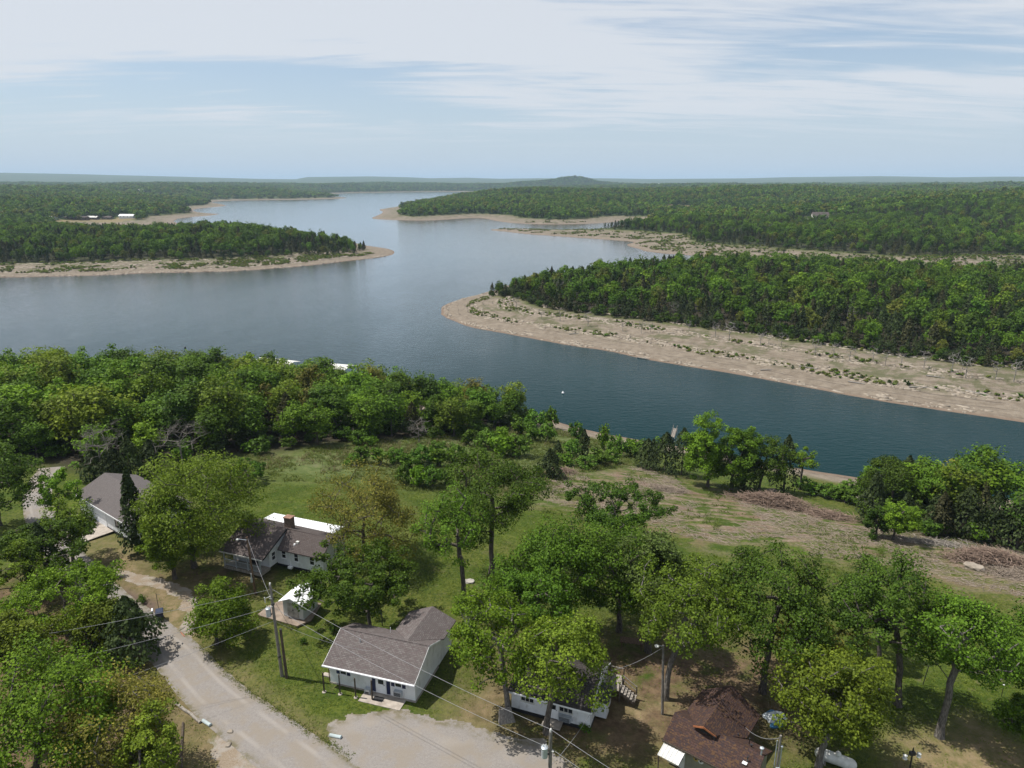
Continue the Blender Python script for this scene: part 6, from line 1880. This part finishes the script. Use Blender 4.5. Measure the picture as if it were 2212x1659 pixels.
m = MB(); m.lathe([(.03, 0), (.09, .04), (.02, .14)], (0, 0, 1.3), 8); m.build('cap', 'white_trim', r)
r = thing('lean_rod', 'dark iron stake leaning under the pale barked oak', 'stake', G(1993, 1480))
m = MB(); m.tube((0, 0, -.1), (.25, 0, 2.2), .04); m.build('rod', 'black_metal', r)
P = G(1343, 1395)
r = thing('wooden_table', 'rough wooden bench table in the shade behind the cottage', 'table', P, -.2)
m = MB(); m.box((-.2, -.5, .72), (2.2, .5, .8)); m.build('table_top', 'pole_brown', r)
for x in (0, 2.0):
    for y in (-.4, .35):
        m = MB(); m.box((x - .05, y - .05, -.05), (x + .05, y + .05, .718)); m.build('leg', 'pole_brown', r)

# brush piles on the cleared field
def brush(label, px, L, D, Hh, n, mat, seed, rz=0.0):
    P = G(*px)
    rg = np.random.default_rng(seed)
    c = rg.normal(0, 1, (n, 3)) * np.array([L * .21, D * .21, 1])
    hgt = Hh * np.exp(-((c[:, 0] / (L * .5)) ** 2 + (c[:, 1] / (D * .5)) ** 2))
    c[:, 2] = rg.uniform(0, 1, n) * hgt + .05
    a = rg.normal(0, .9, n); ln = rg.uniform(.5, 2.6, n)
    d = np.stack([np.cos(a), np.sin(a), rg.normal(0, .22, n)], 1) * ln[:, None] / 2
    rr_ = rg.uniform(.015, .055, n)
    p0 = c - d; p1 = c + d
    p0[:, 2] = np.maximum(p0[:, 2], -.05); p1[:, 2] = np.maximum(p1[:, 2], -.05)
    V, Fq = tubes(p0, p1, rr_, rr_ * .6, 4)
    o = link('brush_pile', raw_mesh('brush_pile', V, Fq, mat))
    o.location = P; o.rotation_euler = (0, 0, rz)
    return tag(o, label, 'brush pile', 'brush piles on the cleared field')
brush('long reddish brush pile in the middle of the cleared field', (1672, 1092), 15, 5, 2.2, 1500, 'brush_red', 1, -.35)
brush('small red tail of brush right of the long pile', (1790, 1117), 9, 4, 1.0, 500, 'brush_red', 2, -.3)
brush('reddish brush pile beside the pale boulder', (2135, 1217), 12, 5, 2.2, 1300, 'brush_red', 3, -.2)
brush('grey brush heap beside the small sign', (2010, 1175), 14, 3, .5, 320, 'timber', 4, -.2)
brush('brown brush heap beside the round cedar', (1215, 1022), 6, 3, .9, 260, 'brush_red', 5, 0)
brush('grey twig heap below the shore trees', (1440, 1060), 9, 4, .5, 300, 'slash', 6, -.2)
brush('grey brush tangle at the foot of the corner bushes', (1850, 1085), 9, 4, .9, 360, 'timber', 7, -.2)
brush('pale driftwood heap at the right end of the field', (2190, 1245), 10, 5, .5, 380, 'slash', 8, -.2)

# loose slash lying over the cleared field
rg = np.random.default_rng(9)
bb = np.array(SLASH)
p = rg.uniform(bb.min(0), bb.max(0), (16000, 2))
p = p[sdf(SLASH, p[:, 0], p[:, 1]) > 0]
keep = fbm(p[:, 0] / 9, p[:, 1] / 9, 6) > .45
p = p[keep]
z = terrain_near(p[:, 0], p[:, 1])
n = len(p); a = rg.normal(-.35, .7, n); ln = rg.uniform(.2, 1.0, n) ** 2 * 2.2 + .2
d = np.stack([np.cos(a), np.sin(a), np.zeros(n)], 1) * ln[:, None] / 2
c = np.column_stack([p, z + .06])
V, Fq = tubes(c - d, c + d, np.full(n, .035), np.full(n, .025), 3)
o = link('slash_debris', raw_mesh('slash_debris', V, Fq, 'slash'))
tag(o, 'broken branches and wood chips strewn over the cleared field', 'debris', None, 'stuff')

# tall grass of the meadow and rough edges
def tufts(name, label, pts, h, mat, seed, blades=5, w=.06):
    rg = np.random.default_rng(seed)
    n = len(pts)
    C = np.repeat(pts, blades, 0); N_ = len(C)
    C = C + np.column_stack([rg.normal(0, .16, (N_, 2)), np.zeros(N_)])
    a = rg.uniform(0, 6.28, N_); hh = h * rg.uniform(.5, 1.3, N_)
    u = np.column_stack([np.cos(a), np.sin(a), np.zeros(N_)])
    lean = np.column_stack([rg.normal(0, .9, (N_, 2)) * hh[:, None], hh * .8])
    V = np.stack([C - u * w, C + u * w, C + lean + u * w * .3, C + lean - u * w * .3], 1).reshape(-1, 3)
    t = np.clip(np.repeat(rg.normal(.5, .25, n), blades) + rg.normal(0, .15, N_), 0, 1)
    o = link(name, raw_mesh(name, V, np.arange(N_ * 4).reshape(-1, 4), mat, t))
    return tag(o, label, 'grass', None, 'stuff')
M['tuft_green'] = leaf('tuft_green', (.070, .105, .016), (.175, .205, .050), .3)
M['tuft_dry'] = leaf('tuft_dry', (.10, .095, .040), (.235, .205, .110), .3)
bb = np.array(MEADOW)
p = rg.uniform(bb.min(0) - 4, bb.max(0) + 4, (16000, 2))
p = p[(sdf(MEADOW, p[:, 0], p[:, 1]) > -2) & (fbm(p[:, 0] / 6, p[:, 1] / 6, 19) > .42)]
z = terrain_near(p[:, 0], p[:, 1])
tufts('meadow_grass', 'tall rough grass of the meadow behind the lawn', np.column_stack([p, z]), .5, 'tuft_green', 21)
p = rg.uniform(bb.min(0) - 4, bb.max(0) + 4, (9000, 2))
p = p[(sdf(MEADOW, p[:, 0], p[:, 1]) > -1) & (fbm(p[:, 0] / 7, p[:, 1] / 7, 29) > .55)]
tufts('dry_grass', 'pale dry grass stalks in the meadow', np.column_stack([p, terrain_near(p[:, 0], p[:, 1])]), .6, 'tuft_dry', 22)
bb = np.array(SLASH)
p = rg.uniform(bb.min(0) - 8, bb.max(0) + 8, (9000, 2))
p = p[(sdf(SLASH, p[:, 0], p[:, 1]) > -7) & (fbm(p[:, 0] / 6, p[:, 1] / 6, 39) > .55)]
tufts('field_weeds', 'green weeds sprouting between the slash of the cleared field', np.column_stack([p, terrain_near(p[:, 0], p[:, 1])]), .4, 'tuft_green', 23)
# ragged grass and weeds on the road edge and round the pad
RP = [np.array(G(*q_)[:2]) for q_ in [(412, 1399), (472, 1463), (532, 1511), (600, 1555), (680, 1607), (737, 1643)]]
pp = []
for a_, b_ in zip(RP[:-1], RP[1:]):
    k = int(np.linalg.norm(b_ - a_) * 22)
    t = rg.random(k)[:, None]
    pp.append(a_ + (b_ - a_) * t + rg.normal(0, .22, (k, 2)) + np.array([.55, .50]))
for a_, b_ in (((-28.1, 68.2), (-23.2, 66.1)), ((-28.1, 68.4), (-27.6, 70.0))):
    a_, b_ = np.array(a_), np.array(b_); k = 130; t = rg.random(k)[:, None]
    pp.append(a_ + (b_ - a_) * t + rg.normal(0, .18, (k, 2)))
p = np.vstack(pp)
tufts('verge_weeds', 'weeds along the road verge and the shed pad', np.column_stack([p, np.zeros(len(p))]), .11, 'tuft_green', 24, 4, .045)

# grass of the lawns
p = np.column_stack([rg.uniform(-62, 62, 90000), rg.uniform(40, 112, 90000)])
zz = terrain_near(p[:, 0], p[:, 1])
ROADC = np.array([np.array(G(*q_)[:2]) for q_ in [(760, 1740), (655, 1650), (568, 1582), (478, 1516), (430, 1468), (388, 1416), (310, 1356), (240, 1306), (185, 1245), (125, 1190)]])
okk = in_view(p[:, 0], p[:, 1], zz, .01) & (pdist(ROADC, p[:, 0], p[:, 1]) > 2.7) & (sdf(PARK, p[:, 0], p[:, 1]) < -.3) & (sdf(UPDRIVE, p[:, 0], p[:, 1]) < -.2) & (sdf(DRIVE, p[:, 0], p[:, 1]) < 0)
okk &= (sdf(WOOD, p[:, 0], p[:, 1]) < 0) & (sdf(SLASH, p[:, 0], p[:, 1]) < -2)
for pl in LITTER + DRY:
    okk &= ~((sdf(pl, p[:, 0], p[:, 1]) > -.5) & (rg.random(len(p)) < .72))
for oh, x0_, x1_, y0_, y1_ in ((hA, -.3, 9.8, -1.2, 9.8), (hB, -.3, 10.4, -1.2, 7), (hC, -.3, 7.8, -1.2, 7.4), (hD, -1.3, 12.8, -.2, 11.1), (hE, -.6, 16.2, -4.4, 8.8), (sh_, -3.4, 3.6, -1.9, 3.6)):
    c_, s__ = math.cos(oh.rotation_euler.z), math.sin(oh.rotation_euler.z)
    lx = (p[:, 0] - oh.location.x) * c_ + (p[:, 1] - oh.location.y) * s__
    ly = -(p[:, 0] - oh.location.x) * s__ + (p[:, 1] - oh.location.y) * c_
    okk &= ~((lx > x0_) & (lx < x1_) & (ly > y0_) & (ly < y1_))
okk &= fbm(p[:, 0] / 2.5, p[:, 1] / 2.5, 77) > .36
p = p[okk]; zz = zz[okk]
print('lawn tufts', len(p))
M['tuft_lawn'] = leaf('tuft_lawn', (.050, .078, .009), (.150, .180, .030), .3)
tufts('lawn_grass', 'short mown grass of the lawns round the houses', np.column_stack([p, zz]), .11, 'tuft_lawn', 25, 4, .035)

# small plants on the lawn
for k, (bx, by, s, lab) in enumerate([(307, 1302, .8, 'small leafy plant in the mulch bed'), (656, 1391, .6, 'lone dark weed clump on the lawn beside the utility pole'),
                                      (722, 1368, .9, 'low dark bush beside the white house back corner'), (1265, 1582, .8, 'small shrub at the cottage front corner')]):
    B = G(bx, by)
    tm, cm = tree_meshes(860 + k, 1.0, (0, 0, .5), (.5, .5, .4), .1, .03, 12, 26, .28, .16, 'leaf_mid', 'bark', .5, False)
    r = thing('garden_plant', lab, 'plant', (B.x, B.y, B.z), 0)
    link('stem', tm, r); link('crown', cm, r); r.scale = (s * 1.3,) * 3

# ------------------------------------------------------------------ the far banks: scrub, stones, ledges, driftwood, dead trees
low = []
for k, mt in enumerate(['tuft_green', 'leaf_shrub', 'wood_olive']):
    tm, cm = tree_meshes(1200 + k, 1.6, (0, 0, .8), (.8, .8, .6), .15, .04, 9, 12, .4, .5, mt, 'bark', .5, False)
    low.append(join_tc(tm, cm, 'scrub'))
tm, cm = cedar_meshes(1210, 2.0, .7, 90, .5, 'needle'); low.append(join_tc(tm, cm, 'scrub'))
LOWC = coll_of('bank_shrub', low)
def bank_points(which, n, y0, y1, d0, d1_, seed, thr, sc_n=14, sw=.4):
    rg = np.random.default_rng(seed)
    hx = .85 * y1
    p = np.column_stack([rg.uniform(-hx, hx, n), rg.uniform(y0, y1, n)])
    p = p[np.abs(p[:, 0]) < .82 * p[:, 1] + 20]
    z, dd, dn, e1, e2, e3 = terrain(p[:, 0], p[:, 1], True)
    d = {'R1': e1, 'R2': e2, 'LF': e3}[which]
    k = (d > d0) & (d < d1_)
    # strips that follow the old water lines
    strip_ = .5 + .5 * np.sin(d / 2.6 + 3 * fbm(p[:, 0] / 40, p[:, 1] / 40, 5))
    k &= (fbm(p[:, 0] / sc_n, p[:, 1] / sc_n, seed) * (1 - sw) + strip_ * sw > thr)
    return p[k], z[k], d[k]
def scrub(name, label, which, n, y0, y1, seed, thr, smin, smax, d0=9, d1_=40):
    p, z, d = bank_points(which, n, y0, y1, d0, d1_, seed, thr, 14, .4 if which == 'R1' else .12)
    rg = np.random.default_rng(seed); k = len(p)
    s = rg.uniform(smin, smax, k)
    sc = np.stack([s * 1.3, s * 1.3, s * .8], 1); rot = np.zeros((k, 3)); rot[:, 2] = rg.uniform(0, 6.28, k)
    idx = rg.choice(4, k, p=[.52, .18, .25, .05])
    print(name, k)
    return tag(gn_scatter(name, np.column_stack([p, z - .05]), sc, rot, idx, LOWC), label, 'scrub', None, 'stuff')
scrub('peninsula_scrub', 'green weeds and low scrub in strips on the sandy peninsula bank', 'R1', 60000, 190, 460, 31, .60, .35, .8, 9, 50)
scrub('left_bank_scrub', 'low scrub along the sandy bank of the left point', 'LF', 90000, 420, 640, 32, .52, .4, 1.1, 12, 56)
scrub('right_bank_scrub', 'low scrub along the sandy spits of the right shore', 'R2', 150000, 480, 1150, 33, .52, .5, 1.3, 8, 66)
# stones and ledges
def stones(name, label, which, n, y0, y1, seed, thr, s0, s1, d0, d1_):
    p, z, d = bank_points(which, n, y0, y1, d0, d1_, seed, thr, 8)
    rg = np.random.default_rng(seed); k = len(p)
    e = .5
    z1, _, _, a1, a2, a3 = terrain(p[:, 0] + e, p[:, 1], True); _, _, _, b1, b2, b3 = terrain(p[:, 0], p[:, 1] + e, True)
    da = {'R1': a1, 'R2': a2, 'LF': a3}[which] - d; db = {'R1': b1, 'R2': b2, 'LF': b3}[which] - d
    ang_ = np.arctan2(-da, db) + rg.normal(0, .25, k)
    L = rg.uniform(s0, s1, k) * rg.choice([1, 1, 2.6], k); Wd = rg.uniform(s0, s1, k) * .6; Hh = rg.uniform(.12, .4, k) * np.minimum(1, s1)
    ux = np.column_stack([np.cos(ang_), np.sin(ang_), np.zeros(k)]); uy = np.column_stack([-np.sin(ang_), np.cos(ang_), np.zeros(k)])
    C = np.column_stack([p, z - .05])
    cor = []
    for zz_ in (0, 1):
        for sx, sy in ((-1, -1), (1, -1), (1, 1), (-1, 1)):
            j = rg.uniform(.65, 1.1, (k, 1))
            cor.append(C + ux * (sx * L / 2)[:, None] * j * (1 - .15 * zz_) + uy * (sy * Wd / 2)[:, None] * j + np.column_stack([np.zeros((k, 2)), zz_ * Hh * rg.uniform(.7, 1.2, k)]))
    V = np.stack(cor, 1).reshape(-1, 3)
    f = np.array([(4, 5, 6, 7), (0, 1, 5, 4), (1, 2, 6, 5), (2, 3, 7, 6), (3, 0, 4, 7)])
    Fq = (np.arange(k)[:, None, None] * 8 + f[None]).reshape(-1, 4)
    print(name, k)
    return tag(link(name, raw_mesh(name, V, Fq, 'limestone')), label, 'stones', None, 'stuff')
stones('peninsula_stones', 'flat pale stones and ledges along the peninsula bank', 'R1', 90000, 190, 460, 41, .545, .5, 1.7, .8, 49)
stones('left_bank_stones', 'pale stones scattered over the left point bank', 'LF', 40000, 420, 640, 42, .5, 1.0, 3.0, 1, 52)
# near shore stones
rgp = np.random.default_rng(55)
# dead trees along the peninsula tree line
DG = 'dead grey trees along the peninsula tree line'
DP = []
for k in range(3):
    r = thing('dead_tree', 'bare dead tree at the edge of the peninsula forest above the bank', 'tree', (0, 0, 0), 0, DG)
    link('branches', dead_mesh(70 + k, 6.5, 2.2, 26, 'bark_dead', .12), r); r['used'] = 0
    DP.append(r)
for k, (bx, by) in enumerate([(1115, 672), (1170, 690), (1210, 694), (1270, 705), (1345, 716), (1385, 720), (1405, 718), (1488, 716), (1545, 728), (1575, 735), (1642, 748), (1660, 745), (1688, 748),
                              (1760, 768), (1800, 772), (1835, 780), (1885, 784), (1912, 790), (1945, 795), (1995, 797), (2055, 805), (2085, 815), (2150, 820), (2190, 825)]):
    P = G(bx, by)
    s = rgp.uniform(.75, 1.25)
    place(DP[k % 3], (P.x, P.y, P.z - .1), rgp.uniform(0, 6.28), (s, s, s))
# driftwood
random.seed(8)
for k, (bx, by, L) in enumerate([(1390, 775, 5), (1655, 800, 4), (1745, 795, 6), (1990, 838, 7), (2110, 850, 6), (2020, 815, 5), (1240, 722, 4), (1850, 828, 5)]):
    P = G(bx, by)
    a = random.uniform(-.9, .1)
    m = MB(); m.tube((-L / 2 * math.cos(a), -L / 2 * math.sin(a), .2), (L / 2 * math.cos(a), L / 2 * math.sin(a), .25), .22, .1, 6)
    m.tube((0, 0, .2), (.9 * math.cos(a + 1), .9 * math.sin(a + 1), .6), .09, .04, 5)
    o = m.build('driftwood_log', 'bark_dead'); o.location = P
    tag(o, 'bleached driftwood log stranded on the sandy peninsula bank', 'log', 'driftwood logs on the peninsula bank')
for o in COL.objects:
    if 'used' in o.keys():
        del o['used']
